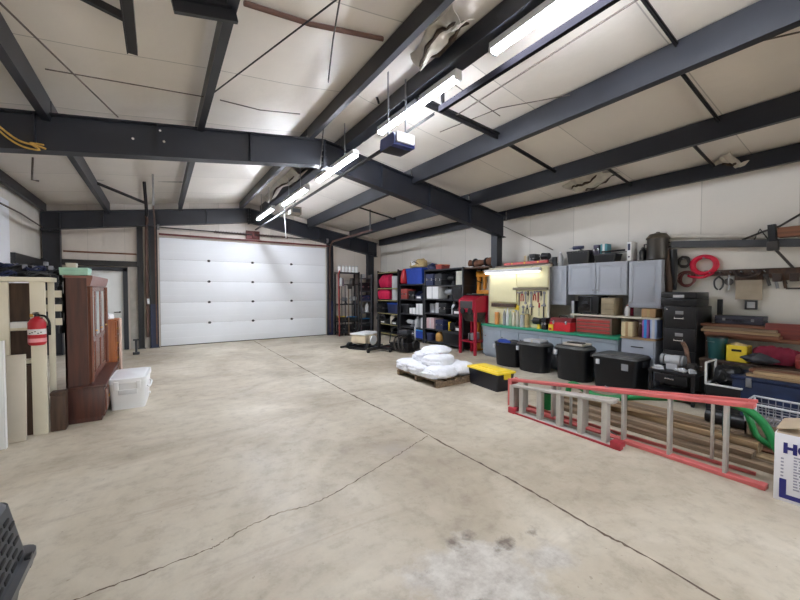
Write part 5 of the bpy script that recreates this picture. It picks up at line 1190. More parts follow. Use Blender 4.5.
# dark belts and coats hanging between tall cabinet and wall rail
for k, (px, top, bot, lab) in enumerate(((664, 249, 300, 'dark brown work apron hanging beside the tall cabinet'), (669, 250, 290, 'black jacket hanging beside the wire coils'))):
    p = at(px, top, X=6.95); q = at(px, bot, X=6.95)
    t = T('work_jacket', lab, 'clothing', (6.98, p.y, q.z), 0, 'clothes hanging by the cabinet')
    L_ = p.z-q.z
    def fn(u, v, L_=L_, k=k): return (-0.05-0.03*math.sin(3.1*v)+0.018*math.sin(14*u+3*v+k), (u-0.5)*(0.22+0.06*math.sin(2.6*v)), L_*(1-v))
    MB().sheet(fn, 14, 12, 0.02).build('cloth', brownw if k == 0 else blackp, t); MB().tube([(0.06, 0, L_+0.0), (-0.05, 0, L_-0.005), (-0.06, 0, L_+0.03)], 0.006, 6).build('hook', galv, t)
# long dark rail on the wall with plank and arms
a, b = at(672, 244.5, X=6.95), at(845, 242, X=6.95)
t = T('wall_rail', 'long dark steel rail fixed along the wall above the red ring', 'rail', (0, 0, 0))
MB().bar(a, b, 0.07, 0.09, 0.006).build('beam', mat('dull dark rail', (52, 54, 58), 0.5, 0, 0.2), t)
for k in range(3):
    p = a.lerp(b, 0.1+0.4*k); MB().bar(p, (XR-0.03, p.y, p.z), 0.05, 0.05).build('bracket', blackm, t)
a2, b2 = at(668, 236, X=7.04), at(765, 236, X=7.04)
line([a2, b2], 0.03, mat('pale conduit', (206, 202, 194), 0.5), 'conduit', 'pale conduit along the wall just over the dark rail', 'conduit')
p = at(773, 244, X=6.92); q = at(772, 225, X=6.92)
t = T('rail_clamp', 'black clamp post standing up on the dark wall rail', 'clamp', (0, 0, 0))
MB().bar(p, q, 0.06, 0.07, 0.005).build('post', blackm, t); MB().box(p.x-0.07, p.y-0.06, p.z-0.09, p.x+0.03, p.y+0.05, p.z+0.03, 0.008).build('jaw', grime, t)
line([at(776, 250, X=6.95), at(799, 274, X=7.02)], 0.016, grime, 'brace_rod', 'grey brace rod slanting down from the dark wall rail', 'rod')
line([at(742, 240, X=7.0), at(762, 232, X=7.0), at(780, 226, X=7.0), at(806, 211, X=7.0)], 0.014, grime, 'chain', 'grey chain rising from the rail toward the plank', 'chain')
line([at(752, 244, X=7.02), at(760, 229, X=7.02), at(771, 243, X=7.02)], 0.011, grime, 'brace_rod', 'thin bent rod frame on the rail beside clamp post', 'rod')
a, b = at(779, 233, X=6.9), at(850, 226, X=6.9)
t = tag(MB().bar(a, b, 0.14, 0.12, 0.004).build('lumber_plank', plank2), 'brown wooden plank resting over the rail at the right edge', 'plank')
# red ring, wire coils
t = T('air_hose', 'bright red air hose coiled in a ring on the wall', 'hose', (7.03, 2.03, 1.965))
rh = mat('red rubber hose', (206, 30, 64), 0.5, 0, 0.1)
for k in range(5):
    ra = 0.145-0.012*abs(k-2); MB().tube([(-0.03+0.014*k, ra*math.cos(2*PI*i/30)*(1.12+0.03*math.sin(k)), (ra*math.sin(2*PI*i/30)*(1.0+0.04*math.cos(k*2)))) for i in range(30)], 0.021, 8, True).build('loop', rh, t)
MB().tube(smooth([(0, -0.12, -0.12), (-0.02, 0.0, -0.19), (-0.02, 0.14, -0.18), (0.0, 0.2, -0.16)], 5), 0.019, 8).build('hose_tail', rh, t)
MB().cyl((0.06, 0, 0.11), (-0.05, 0, 0.11), 0.012).build('hanger_peg', galv, t)
for (px, py_, r_, m, lab, sd) in ((684, 262, 0.075, grime, 'grey wire coil on the wall beside the red ring', 1), (687, 279, 0.1, mat('red brown cord', (112, 60, 58), 0.6), 'reddish brown cord coil on the wall under the grey coil', 2)):
    p = at(px, py_, X=7.03); t = T('wire_coil', lab, 'cable coil', (7.035, p.y, p.z)); rr = random.Random(sd)
    for k in range(5):
        e1, e2, ph = rr.uniform(0.75, 1.15), rr.uniform(0.8, 1.25), rr.uniform(0, 6)
        MB().tube([(-0.03+0.012*k+0.006*math.sin(3*a+ph), r_*e1*math.cos(a)+0.01*math.sin(2*a+ph), r_*e2*math.sin(a)) for a in [2*PI*i/26 for i in range(26)]], 0.011, 6, True).build('loop', m, t)
    MB().cyl((0.05, 0, r_*0.7), (-0.05, 0, r_*0.7), 0.01).build('hanger_peg', galv, t)
# wooden tool strip with hanging tools
WX = 7.04
a, b = at(704, 274, X=WX), at(835, 274, X=WX)
t = T('tool_strip', 'dark wooden tool strip along the wall under the rail', 'tool rack', (0, 0, 0))
MB().box(WX, b.y, 1.79, XR-0.032, a.y, 1.88, 0.004).build('board', brownw, t)
for k in range(9): MB().cyl((WX, a.y-0.08-0.12*k, 1.83), (WX-0.06, a.y-0.08-0.12*k, 1.845), 0.008).build('peg', galv, t)
def hang(nm, lab, px, fn): 
    p = at(px, 276, X=WX-0.03); t = T(nm, lab, 'hand tool', (WX-0.035, p.y, 1.80), 0, 'tools on the wall strip'); fn(t)
hang('caliper', 'black outside caliper at the red ring end of strip', 719, lambda t: [MB().tube(smooth([(0, 0, -0.02), (0, s_*0.05, -0.08), (0, s_*0.045, -0.17), (0, s_*0.01, -0.22)], 5), 0.012, 7).build('leg', blackm, t) for s_ in (-1, 1)])
hang('hand_drill', 'grey hand drill hanging beside the beige sheet', 729, lambda t: (MB().cyl((0, 0, -0.22), (0, 0, 0.0), 0.013).build('shaft', galv, t), MB().lathe([(0.05, -0.01), (0.055, 0), (0.05, 0.01)], (0, 0, -0.1), 16, 'X').build('gear', grime, t), MB().cyl((0, 0, 0), (0, 0, 0.05), 0.022).build('grip', brownw, t)))
p0, p1 = at(735.5, 283, X=WX-0.02), at(762, 300, X=WX-0.02)
hang('tool_belt', 'dark leather tool belt hanging from the wall strip before the bow saw', 786, lambda t: (MB().sheet(lambda u, v: (-0.03-0.03*math.sin(PI*v)-0.01*math.sin(9*u), (u-0.5)*0.3, 0.06-(0.10+0.05*math.sin(PI*u))*v), 14, 6, 0.02).build('belt', brownw, t), [MB().box(-0.09, q-0.045, -0.11, -0.035, q+0.045, 0.0, 0.012).build('pouch', mat('dark leather', (52, 40, 36), 0.6), t) for q in (-0.09, 0.07)]))
hang('leather_strap', 'dark looped strap hanging above the beige sheet', 748, lambda t: MB().tube(smooth([(0, -0.13, 0.06), (-0.03, -0.1, 0.0), (-0.035, 0, -0.035), (-0.03, 0.1, 0.0), (0, 0.13, 0.06)], 6), 0.022, 8).build('strap', mat('dark leather', (52, 40, 36)), t))
t = T('sheet_panel', 'beige sheet hanging under the tool strip on the wall', 'panel', (WX-0.015, (p0.y+p1.y)/2, p1.z))
MB().box(-0.008, -(p0.y-p1.y)/2, 0, 0.008, (p0.y-p1.y)/2, 1.72-p1.z, 0.003).build('sheet', mat('beige sheet', (164, 152, 134), 0.7, 0, 0.12, 6), t); MB().box(-0.014, -(p0.y-p1.y)/2-0.01, 1.72-p1.z, 0.012, (p0.y-p1.y)/2+0.01, 1.80-p1.z, 0.004).build('top_bar', brownw, t)
p = at(750.5, 305, X=WX); t = T('outlet_box', 'small square outlet box on the wall under the beige sheet', 'outlet', (XR-0.034, p.y, p.z))
for q in ((-0.065, -0.065, 0.065, -0.045), (-0.065, 0.045, 0.065, 0.065), (-0.065, -0.045, -0.045, 0.045), (0.045, -0.045, 0.065, 0.045)): MB().box(-0.035, q[0], q[1], 0, q[2], q[3]).build('frame_side', darkgrey, t)
MB().box(-0.012, -0.046, -0.046, 0, 0.046, 0.046).build('plate', lgrey, t)
for nm, px, lab, ln in (('pipe_wrench', 767, 'big grey pipe wrench hanging after the beige sheet', .16), ('bolt_cutter', 775, 'pale bolt cutter hanging in the wall strip', .2), ('pipe_wrench', 783, 'rusty pipe wrench near the dark saw', .14)):
    hang(nm, lab, px, lambda t, ln=ln, nm=nm: (MB().bar((0, 0, -0.04), (0, -0.03, -ln), 0.02, 0.028, 0.003).build('handle', greyp if nm == 'bolt_cutter' else grime, t), MB().box(-0.014, -0.035, -0.05, 0.014, 0.035, 0.0, 0.006).build('jaw', grime, t)))
hang('bow_saw', 'dark bow saw hanging at the right edge of strip', 796, lambda t: (MB().tube(smooth([(0, 0.09, -0.2), (0, 0.1, -0.06), (0, 0.0, 0.0), (0, -0.12, -0.06), (0, -0.12, -0.2)], 6), 0.018, 8).build('frame', brownw, t), MB().box(-0.002, -0.12, -0.215, 0.002, 0.09, -0.19).build('blade', grime, t)))
# side bench with two decks
t = T('side_bench', 'rough dark timber side bench beyond the filing cabinet', 'bench', (0, 0, 0))
s0, s1 = 0.3, 1.86
MB().box(6.55, s0, 0.9, XR-0.035, s1, 0.945, 0.004).build('upper_deck', plank2, t)
MB().box(6.32, s0, 0.585, XR-0.035, s1, 0.62, 0.004).build('lower_deck', brownw, t)
for x in (6.36, XR-0.1):
    for y in (s0+0.05, s1-0.06): MB().box(x, y, 0, x+0.06, y+0.06, 0.585).build('leg', brownw, t)
for y in (s0+0.05, s1-0.06): [MB().box(x, y, 0.62, x+0.05, y+0.06, 0.9).build('riser', brownw, t) for x in (XR-0.1, 6.56)]
labs = ['brown plank lowest in the stack on the side bench', 'pale plank second in the stack on the side bench', 'weathered plank third in the stack on the side bench', 'brown plank on top of the side bench stack']
for k in range(4):
    o = MB().box(0, -0.40, 0, 0.16+0.05*((k+1) % 3), 0.36+0.03*(k % 2), 0.035, 0.003).build('lumber_plank', [plank2, plank3, plank, plank2][k], None, (6.48+0.05*k, 1.5+0.02*k, 0.947+0.0365*k), (0, 0, 0.03*(k-1.5)))
    tag(o, labs[k], 'plank', 'planks on the side bench')
y0, y1 = yr(719, 767, 6.9)
t = T('tool_case', 'long dark navy case lying on the side bench planks', 'case', (6.85, (y0+y1)/2, 1.096))
MB().box(-0.12, -(y1-y0)/2, 0, 0.14, (y1-y0)/2, 0.06, 0.008).build('lower_shell', mat('dark slate case', (52, 52, 66), 0.5), t); MB().box(-0.12, -(y1-y0)/2, 0.063, 0.14, (y1-y0)/2, 0.115, 0.008).build('lid', mat('dark slate case', (52, 52, 66)), t)
MB().tube([(-0.12, -0.06, 0.05), (-0.15, -0.05, 0.05), (-0.15, 0.05, 0.05), (-0.12, 0.06, 0.05)], 0.008, 6).build('handle', blackp, t)
for q in (-0.15, 0.15): MB().box(-0.128, q-0.015, 0.045, -0.118, q+0.015, 0.08).build('latch', galv, t)
t = T('plastic_bucket', 'dark teal bucket on the side bench by filing cabinet', 'bucket', (6.46, 1.70, 0.621))
MB().lathe([(0.09, 0), (0.095, 0.01), (0.108, 0.27), (0.114, 0.275), (0.114, 0.29), (0.1, 0.29)], n=22).build('body', teal, t); MB().lathe([(0.112, 0.29), (0.112, 0.305), (0.09, 0.312)], n=22).build('lid', blackp, t); MB().tube(arc((0, 0, 0.24), 0.116, 0, PI, 14, 'XY'), 0.004, 6).build('wire_handle', galv, t)
t = T('plastic_crate', 'yellow plastic crate on the side bench beside the teal bucket', 'crate', (6.44, 1.47, 0.621))
mb = MB().box(-0.1, -0.11, 0, 0.1, 0.11, 0.01)
for s_ in (-1, 1): mb.box(-0.1, s_*0.11, 0, 0.1, s_*0.1, 0.22).box(s_*0.1, -0.11, 0, s_*0.09, 0.11, 0.22)
mb.build('body', yellow, t); MB().box(-0.104, -0.05, 0.14, -0.098, 0.05, 0.17).build('hand_hole', blackp, t); MB().blob((0, 0, 0.19), 0.08, 0.09, 0.06, 8, 0.3).build('rag', tan, t)
t = T('cloth_heap', 'maroon cloth heaped on the side bench', 'cloth', (6.45, 1.12, 0.621))
MB().blob((0, 0, 0.11), 0.12, 0.2, 0.15, 17, 0.25, 4, True).build('folded_cloth', maroon, t); MB().blob((-0.03, 0.1, 0.08), 0.1, 0.1, 0.1, 19, 0.3, 3, True).build('corner_fold', maroon, t)
t = tag(MB().box(0, -0.5, 0, 0.05, 0.16, 0.2, 0.004).build('lumber_plank', wood('red stained plank', (128, 56, 46), (92, 38, 34), 'Y'), None, (6.62, 1.1, 0.947), (0, 0.12, 0.05)), 'red brown plank standing on edge on the side bench', 'plank')
t = T('cloth_heap', 'dull red cloth draped at the right end of side bench', 'cloth', (6.45, 0.78, 0.621))
MB().blob((0, 0, 0.1), 0.12, 0.16, 0.14, 27, 0.28, 4, True).build('folded_cloth', rustred, t); MB().blob((-0.05, 0.08, 0.06), 0.09, 0.09, 0.09, 29, 0.3, 3, True).build('corner_fold', rustred, t)
# blue steel chest with scrap on top
t = T('steel_chest', 'big dark blue steel chest on the floor at the right edge', 'chest', (6.05, 0.98, 0))
MB().box(-0.24, -0.56, 0.03, 0.24, 0.40, 0.50, 0.012).build('body', dnavy, t); MB().box(-0.255, -0.575, 0.50, 0.255, 0.415, 0.545, 0.01).build('lid', dnavy, t)
MB().box(-0.25, -0.56, 0.24, -0.239, 0.40, 0.27, 0.003).build('rib', dnavy, t)
for q in (-0.3, 0.25): MB().box(-0.265, q-0.025, 0.42, -0.238, q+0.025, 0.53, 0.004).build('hasp', galv, t)
for x in (-0.2, 0.2):
    for y in (-0.5, 0.35): MB().box(x-0.03, y-0.03, 0, x+0.03, y+0.03, 0.031).build('foot', blackm, t)
rr = random.Random(8)
sl = ['pale offcut board nearest the white frame on the blue chest', 'weathered offcut board second on the blue chest', 'dark offcut strip lying across the blue chest', 'thin pale strip on the blue chest top', 'brown offcut topping the pile on the blue chest', 'grey offcut at the right edge of the blue chest']
for k in range(6):
    o = MB().box(-0.06-0.01*k, -0.3-0.02*k, 0, 0.05, 0.28, 0.034, 0.003).build('lumber_offcut', [plank3, plank, brownw, plank3, plank2, plank][k], None, (5.88+0.13*(k % 3)+0.04*(k // 3), 0.98-0.06*(k % 2), 0.547+0.036*(k // 3)+0.001), (0, 0, rr.uniform(-0.06, 0.06)))
    tag(o, sl[k], 'offcut', 'offcuts on the blue chest')
tag(MB().blob((0, 0, 0.05), 0.1, 0.16, 0.07, 41, 0.35, 3, True).build('rag_heap', darkgrey, None, (6.2, 1.22, 0.66)), 'dark grey rag on the offcuts near the white frame', 'rag')
# white metal frame
t = T('metal_frame', 'white metal frame around a black bag beside the blue chest', 'frame', (5.98, 1.45, 0))
wm = mat('chalky white metal', (206, 206, 206), 0.5)
MB().box(-0.18, -0.15, 0.0, 0.17, 0.18, 0.37, 0.01).build('base_crate', blackp, t)
for z in (0.385, ): MB().tube([(-0.19, -0.16, z), (-0.19, 0.18, z), (0.17, 0.18, z), (0.17, -0.16, z)], 0.013, 8, True).build('ring_rail', wm, t)
for x in (-0.19, 0.17): MB().tube([(x, 0.18, 0.385), (x, 0.18, 0.65)], 0.013, 8).build('upright', wm, t)
MB().tube([(-0.19, 0.18, 0.65), (0.17, 0.18, 0.65)], 0.013, 8).build('top_rail', wm, t)
MB().blob((0, 0.0, 0.49), 0.15, 0.13, 0.13, 13, 0.25).build('black_bag', blackp, t)
# black steel cart with grinder and tools
t = T('steel_cart', 'black steel cart cluttered with machine parts before filing cabinet', 'cart', (6.12, 2.06, 0))
MB().box(-0.22, -0.29, 0.40, 0.22, 0.27, 0.44, 0.006).build('top', blackm, t); MB().box(-0.2, -0.27, 0.12, 0.2, 0.25, 0.145, 0.004).build('lower_shelf', blackm, t)
for x in (-0.19, 0.19):
    for y in (-0.26, 0.24): MB().box(x-0.02, y-0.02, 0.06, x+0.02, y+0.02, 0.40).build('leg', blackm, t); MB().cyl((x, y-0.015, 0.03), (x, y+0.015, 0.03), 0.03).build('caster', rubber, t)
d = MB().box(-0.225, -0.2, 0.27, -0.2, 0.18, 0.395, 0.004).build('drawer', blackm, t); MB().box(-0.245, -0.06, 0.33, -0.224, 0.05, 0.345, 0.003).build('drawer_pull', chrome, d)
t = T('bench_grinder', 'grey bench grinder standing on the black steel cart', 'grinder', (6.13, 2.1, 0.441))
MB().cyl((0, -0.09, 0.13), (0, 0.09, 0.13), 0.07, n=20).build('motor', lgrey, t); MB().box(-0.06, -0.07, 0, 0.06, 0.07, 0.08, 0.01).build('base', lgrey, t)
for s_ in (-1, 1): MB().cyl((0, s_*0.1, 0.13), (0, s_*0.14, 0.13), 0.08, n=20).build('wheel_guard', greyp, t)
t = T('machine_vise', 'oily machine vise on the cart beside the grinder', 'vise', (6.1, 1.86, 0.441))
MB().box(-0.09, -0.05, 0, 0.09, 0.05, 0.05, 0.006).box(-0.09, -0.05, 0.05, -0.05, 0.05, 0.12, 0.005).build('body', grime, t); MB().box(0.0, -0.05, 0.05, 0.04, 0.05, 0.12, 0.005).build('sliding_jaw', grime, t); MB().cyl((0.04, 0, 0.07), (0.14, 0, 0.07), 0.012).cyl((0.13, -0.06, 0.07), (0.13, 0.06, 0.07), 0.007).build('screw_handle', chrome, t)
tag(MB().tube(smooth([(0, -0.02, 0), (0, 0, 0.18), (0.02, 0.03, 0.3), (0, 0.06, 0.38)], 6), 0.028, 9).box(-0.06, -0.06, 0, 0.06, 0.05, 0.02).build('drill_stand', mat('rust brown casting', (120, 92, 76), 0.6, 0.1, 0.3, 8), None, (6.28, 1.98, 0.441)), 'rust brown drill stand arm behind the grinder on cart', 'stand')
for k, (x, y, lab) in enumerate(((5.97, 2.22, 'white crumpled rag on the cart front edge'), (5.98, 1.95, 'white crumpled rag in the middle of the cart'), (6.0, 1.84, 'small white rag by the vise on cart'))):
    tag(MB().blob((0, 0, 0.02), 0.05, 0.075-0.012*k, 0.035, 50+k, 0.4, 3, True).build('shop_rag', lgrey, None, (x, y, 0.443)), lab, 'rag', 'white rags on the cart')
# ------------------------------------------------------------------ LADDERS, LUMBER, HOSE, BOX (front right)
def ladder(lab, A, B, wA, wB, gap, steps, railm, railw, stepm, sw=0.024):
    """a folded step ladder lying on its long edge: A near floor end, B far floor end; wA, wB heights of the side"""
    A, B = Vector(A), Vector(B); d = (B-A); L_ = d.length; d.normalize(); n = Vector((-d.y, d.x, 0))
    if n.x < 0: n = -n
    t = T('step_ladder', lab, 'ladder', (A.x, A.y, 0), 0, 'ladders lying on the floor')
    O = lambda s, z, o: (d*s+n*o+Vector((0, 0, z+0.0)))
    rw = railw
    bot = MB().bar(O(0, rw/2, 0), O(L_, rw/2, 0), 0.085, rw, 0.004).build('side_rail', railm, t)
    top = MB().bar(O(0.07, wA-rw/2, 0), O(L_, wB-rw/2, 0), 0.085, rw, 0.004).build('side_rail', railm, t)
    for k in range(steps):
        f = (k+0.55)/steps; s = L_*f*0.98; w = wA+(wB-wA)*s/L_
        p, q = O(s, rw*0.6, -0.0), O(s, w-rw*0.6, -0.0)
        MB().bar(p, q, sw, 0.075, 0.003, up=tuple(n)).build('step', stepm, t)
    # rear frame folded behind
    r2 = [MB().bar(O(0.08, rw*0.45, gap), O(L_*0.94, rw*0.45, gap*0.55), 0.03, rw*0.8, 0.003).build('rear_rail', railm, t), MB().bar(O(0.08, wA-rw*0.7, gap), O(L_*0.94, wB-rw*0.7, gap*0.55), 0.03, rw*0.8, 0.003).build('rear_rail', railm, t)]
    for k in range(3):
        s = L_*(0.15+0.3*k); w = wA+(wB-wA)*s/L_
        MB().bar(O(s, rw, gap*(1-0.45*s/L_)), O(s, w-rw, gap*(1-0.45*s/L_)), 0.02, 0.03, up=tuple(n)).build('rear_brace', stepm, t)
    for s in (L_*0.45,):
        w = wA+(wB-wA)*s/L_
        for z in (rw, w-rw): MB().bar(O(s, z, 0.03), O(s+0.2, z, gap*0.75), 0.004, 0.02).build('spreader', galv, t)
    MB().bar(O(L_, rw*0.2, 0.03), O(L_, wB-rw*0.2, 0.03), 0.14, 0.05, 0.006, up=tuple(d)).build('top_cap', railm, t)
    for z, e in ((rw/2, 0.0), (wA-rw/2, 0.08)): MB().bar(O(e-0.03, z, 0), O(e+0.02, z, 0), 0.09, rw*1.15, 0.004).build('foot_pad', rubber if z > 1 else railm, t)
    return t
pn = at(765, 489, Z=0.0); pf = Vector((3.99, 3.22, 0))
ladder('long red fibreglass step ladder lying on its side on the floor', (pn.x, pn.y+0.02, 0), (pf.x, pf.y, 0), 0.66, 0.37, 0.22, 6, ladred, 0.034, alu)
ladder('shorter aluminium and red step ladder lying before the long ladder', (3.77, 1.72, 0), (3.78, 3.02, 0), 0.47, 0.36, 0.14, 5, alu, 0.03, alu, 0.055)
st = [o for o in bpy.data.objects if o.name.startswith('step_ladder')][-1]
MB().bar((-0.045, 0.02, 0.012), (-0.03, 1.3, 0.012), 0.02, 0.022).build('foot_strip', ladredd, st)['label'] = 'red strip along the floor rail'
for y in (0.02, 1.28): MB().box(-0.06, y-0.05, 0.0, 0.05, y+0.05, 0.075, 0.008).build('foot_pad', ladredd, st)['label'] = 'dark red foot pad'
# lumber on the floor
rr = random.Random(3)
ll = ['long weathered plank on the floor nearest the ladders', 'pale plank second on the floor behind the ladders', 'brown plank third on the floor behind the ladders', 'weathered plank fourth on the floor behind the ladders', 'pale plank furthest back on the floor under the bins',
      'weathered plank on top of the lumber beside the ladder', 'pale plank on top of the middle of lumber', 'brown plank on top of the lumber toward the chest', 'long pale plank crowning the lumber pile', 'thick weathered beam crowning the lumber pile']
lay = [(4.42, 1.75, 0, 0.16, 2.3, plank), (4.62, 1.8, 0, 0.17, 2.5, plank3), (4.83, 1.7, 0, 0.18, 2.5, plank2), (5.05, 1.9, 0, 0.18, 2.2, plank), (5.3, 1.9, 0, 0.2, 2.1, plank3),
       (4.5, 1.85, 1, 0.15, 1.9, plank), (4.72, 1.95, 1, 0.16, 2.1, plank3), (5.0, 1.85, 1, 0.17, 2.0, plank2), (4.66, 1.9, 2, 0.14, 2.0, plank3), (4.9, 1.8, 2, 0.15, 1.9, plank)]
for k, (x, y, lv, w, L_, m) in enumerate(lay):
    o = MB().box(-w/2, -L_/2, 0, w/2, L_/2, 0.05, 0.004).build('lumber_plank', m, None, (x, y, 0.001+0.0515*lv), (0, 0, rr.uniform(-0.03, 0.03)))
    tag(o, ll[k], 'plank', 'lumber on the floor')
# green tubes
t = T('green_hoop', 'thick green bent pipe hoop arching over the lumber', 'pipe hoop', (0, 0, 0))
P = [at(571, 408, X=4.55), at(585, 396, X=4.5), at(600, 397, X=4.5), at(645, 397, X=4.5), at(700, 399, X=4.5), at(738, 406, X=4.5), at(762, 422, X=4.5), at(778, 450, X=4.5)]
P = [Vector((4.55, 2.75, 0.16)), Vector((4.55, 2.68, 0.33))]+P[2:]
P.append(Vector((4.5, P[-1].y-0.02, 0.155)))
MB().tube(smooth(P, 8), 0.036, 12).build('hoop_tube', gpipe, t)
P2 = [at(742, 404, X=4.62)+Vector((0.03, 0, 0)), at(750, 420, X=4.66), at(757, 436, X=4.68), at(772, 446, X=4.68), at(790, 452, X=4.68)]
MB().tube(smooth(P2, 8), 0.028, 10).build('branch_tube', gpipe, t)
for p in (at(726, 404, X=4.53),):
    MB().bar((p.x+0.02, p.y, 0.156), (p.x+0.02, p.y, p.z-0.03), 0.05, 0.035, 0.004, up=(1, 0, 0)).build('support_leg', teal, t)['label'] = 'dark teal support leg'
t = T('plastic_bucket', 'small dark green bucket on the lumber behind the ladder steps', 'bucket', (4.28, 2.86, 0))
MB().lathe([(0.085, 0), (0.09, 0.01), (0.105, 0.2), (0.11, 0.205), (0.11, 0.22), (0.1, 0.22)], n=20).build('body', gpipe, t); MB().lathe([(0.108, 0.22), (0.106, 0.232), (0.08, 0.236)], n=20).build('lid', blackp, t)
tag(MB().cyl((0, -0.3, 0.07), (0, 0.32, 0.07), 0.07, n=18).build('plastic_pipe', blackp, None, (4.92, 1.05, 0.156)), 'short fat black pipe on the lumber end near the basket', 'pipe')
# wire basket
bx, byy, bz = 4.93, 0.83, 0.30
t = T('wire_basket', 'grey wire mesh basket behind the white printed box', 'basket', (bx, byy, 0.0))
wmesh = mat('grey wire', (150, 150, 156), 0.4, 0.5)
hx, hy_, z0, z1 = 0.19, 0.21, 0.30, 0.475
mb = MB()
for k in range(9):
    u = -1+2*k/8
    mb.tube([(-hx, hy_*u, z1), (-hx*0.9, hy_*u*0.9, z0), (hx*0.9, hy_*u*0.9, z0), (hx, hy_*u, z1)], 0.0045, 5)
    mb.tube([(hx*u, -hy_, z1), (hx*u*0.9, -hy_*0.9, z0), (hx*u*0.9, hy_*0.9, z0), (hx*u, hy_, z1)], 0.0045, 5)
for k in range(4):
    f = 0.9+0.1*k/3; z = z0+(z1-z0)*k/3; mb.tube([(-hx*f, -hy_*f, z), (hx*f, -hy_*f, z), (hx*f, hy_*f, z), (-hx*f, hy_*f, z)], 0.0045, 5, True)
mb.build('wire_mesh', wmesh, t)
MB().tube([(-hx, -hy_, z1), (hx, -hy_, z1), (hx, hy_, z1), (-hx, hy_, z1)], 0.011, 7, True).build('top_rim', lgrey, t)
for (sx, sy) in ((-1, -1), (-1, 1), (1, -1), (1, 1)): MB().tube([(sx*hx, sy*hy_, z1), (sx*hx*0.9, sy*hy_*0.9, z0-0.0)], 0.011, 7).build('corner_wire', white, t)
t2 = T('wooden_crate', 'low wooden crate under the grey wire basket', 'crate', (bx, byy, 0.157))
mb = MB().box(-0.17, -0.2, 0, 0.17, 0.2, 0.015)
for s_ in (-1, 1):
    mb.box(-0.17, s_*0.2, 0, 0.17, s_*0.185, 0.135).box(s_*0.17, -0.2, 0, s_*0.155, 0.2, 0.135)
mb.build('slats', plank, t2); MB().box(-0.15, -0.18, 0.12, 0.15, 0.18, 0.134).build('lid', plank3, t2)
# white printed cardboard box
c = at(773, 498, Z=0)
t = T('cardboard_box', 'white cardboard box with blue printing at the right edge', 'box', (c.x, c.y, 0), math.radians(3))
W, D, Hh = 0.52, 0.40, 0.505
wc = mat('white printed card', (222, 222, 228), 0.6, 0, 0.03); nb = mat('navy print', (34, 36, 112), 0.6)
MB().box(0, -W, 0, D, 0, Hh, 0.004).build('carton', wc, t)
fl = MB(); fl.bar((0.005, -W/2, Hh+0.002), (0.2, -W/2, Hh+0.018), W-0.02, 0.005); fl.build('flap', mat('inside card', (176, 158, 134), 0.8), t)
fl = MB(); fl.bar((D-0.005, -W/2, Hh+0.002), (D-0.19, -W/2, Hh+0.022), W-0.02, 0.005); fl.build('flap', mat('inside card', (176, 158, 134)), t)
fl = MB(); fl.bar((D/2, -0.005, Hh+0.024), (D/2, -0.13, Hh+0.06), D-0.04, 0.005); fl.build('flap', mat('inside card', (176, 158, 134)), t)
fx = -0.0016
MB().box(fx, -W+0.02, 0.025, 0, -0.03, 0.058).box(fx, -0.066, 0.058, 0, -0.03, 0.17).build('printed_corner', nb, t)
MB().box(fx, -W+0.02, Hh-0.075, 0, -0.2, Hh-0.068).build('printed_rule', nb, t)
cu = bpy.data.curves.new('letters', 'FONT'); cu.body = 'HO'; cu.size = 0.10; cu.extrude = 0.0006; cu.space_character = 1.05; cu.offset = 0.006
to = bpy.data.objects.new('letters', cu); COL.objects.link(to)
dg = bpy.context.evaluated_depsgraph_get(); me = bpy.data.meshes.new_from_object(to.evaluated_get(dg)); bpy.data.objects.remove(to)
lo = bpy.data.objects.new('printed_letters', me); COL.objects.link(lo); lo.parent = t
me.materials.clear(); me.materials.append(nb)
lo.location = (-0.001, -0.045, Hh-0.135); lo.rotation_euler = (PI/2, 0, -PI/2)
rr = random.Random(2); mb = MB()
for r_ in range(12):
    y = -0.10; z = Hh-0.165-0.0215*r_
    while y > -W+0.04:
        l = rr.uniform(0.012, 0.04); mb.box(fx+0.0006, y-l, z, 0, y, z+0.011); y -= l+0.008
mb.build('printed_text', mat('grey print', (150, 150, 168), 0.6), t)
mb = MB()
for r_ in range(7): mb.box(fx+0.0006, -0.05-0.018*((r_*3) % 3)/3, Hh-0.19-0.026*r_, 0, -0.035, Hh-0.178-0.026*r_)
mb.build('printed_text', mat('grey print', (150, 150, 168)), t)
# ------------------------------------------------------------------ DOOR OPENERS UNDER THE ROOF
p = at(397, 146, X=2.5)
t = T('door_opener', 'dark blue garage door opener hanging by the ridge lights', 'door opener', (2.5, p.y, p.z), 0, 'garage door openers')
bo = mat('deep blue shell', (24, 40, 104), 0.35)
MB().prism([(-0.17, -0.06), (0.15, -0.06), (0.17, 0.0), (0.15, 0.09), (-0.14, 0.09), (-0.17, 0.04)], 'X', -0.15, 0.15).build('motor_housing', bo, t)
MB().box(-0.13, -0.20, -0.03, 0.13, -0.165, 0.09, 0.012).build('lamp_lens', white, t); MB().box(-0.151, -0.08, -0.055, 0.151, 0.14, -0.062, 0.002).build('bottom_plate', blackp, t)
MB().box(-0.02, 0.15, 0.05, 0.02, YB-0.2-p.y, 0.08).build('drive_rail', blackm, t)
for s_ in (-1, 1): MB().bar((s_*0.13, 0, 0.085), (s_*0.13, 0, zc(2.5)-p.z-0.02), 0.03, 0.006, up=(1, 0, 0)).build('hanger_strap', galv, t)
q = at(293, 211, X=2.9)
t = T('control_box', 'small dusty grey control box hanging near the far strip lights', 'control box', (2.95, q.y, q.z))
MB().box(-0.14, -0.12, -0.1, 0.14, 0.12, 0.1, 0.01).build('housing', mat('dusty grey box', (104, 96, 84), 0.6), t); MB().box(-0.1, -0.126, -0.05, 0.1, -0.119, 0.05, 0.004).build('front_grille', darkgrey, t)
MB().bar((0, 0, 0.1), (0, 0, zc(2.95)-q.z-0.03), 0.03, 0.006).build('hanger_strap', galv, t)
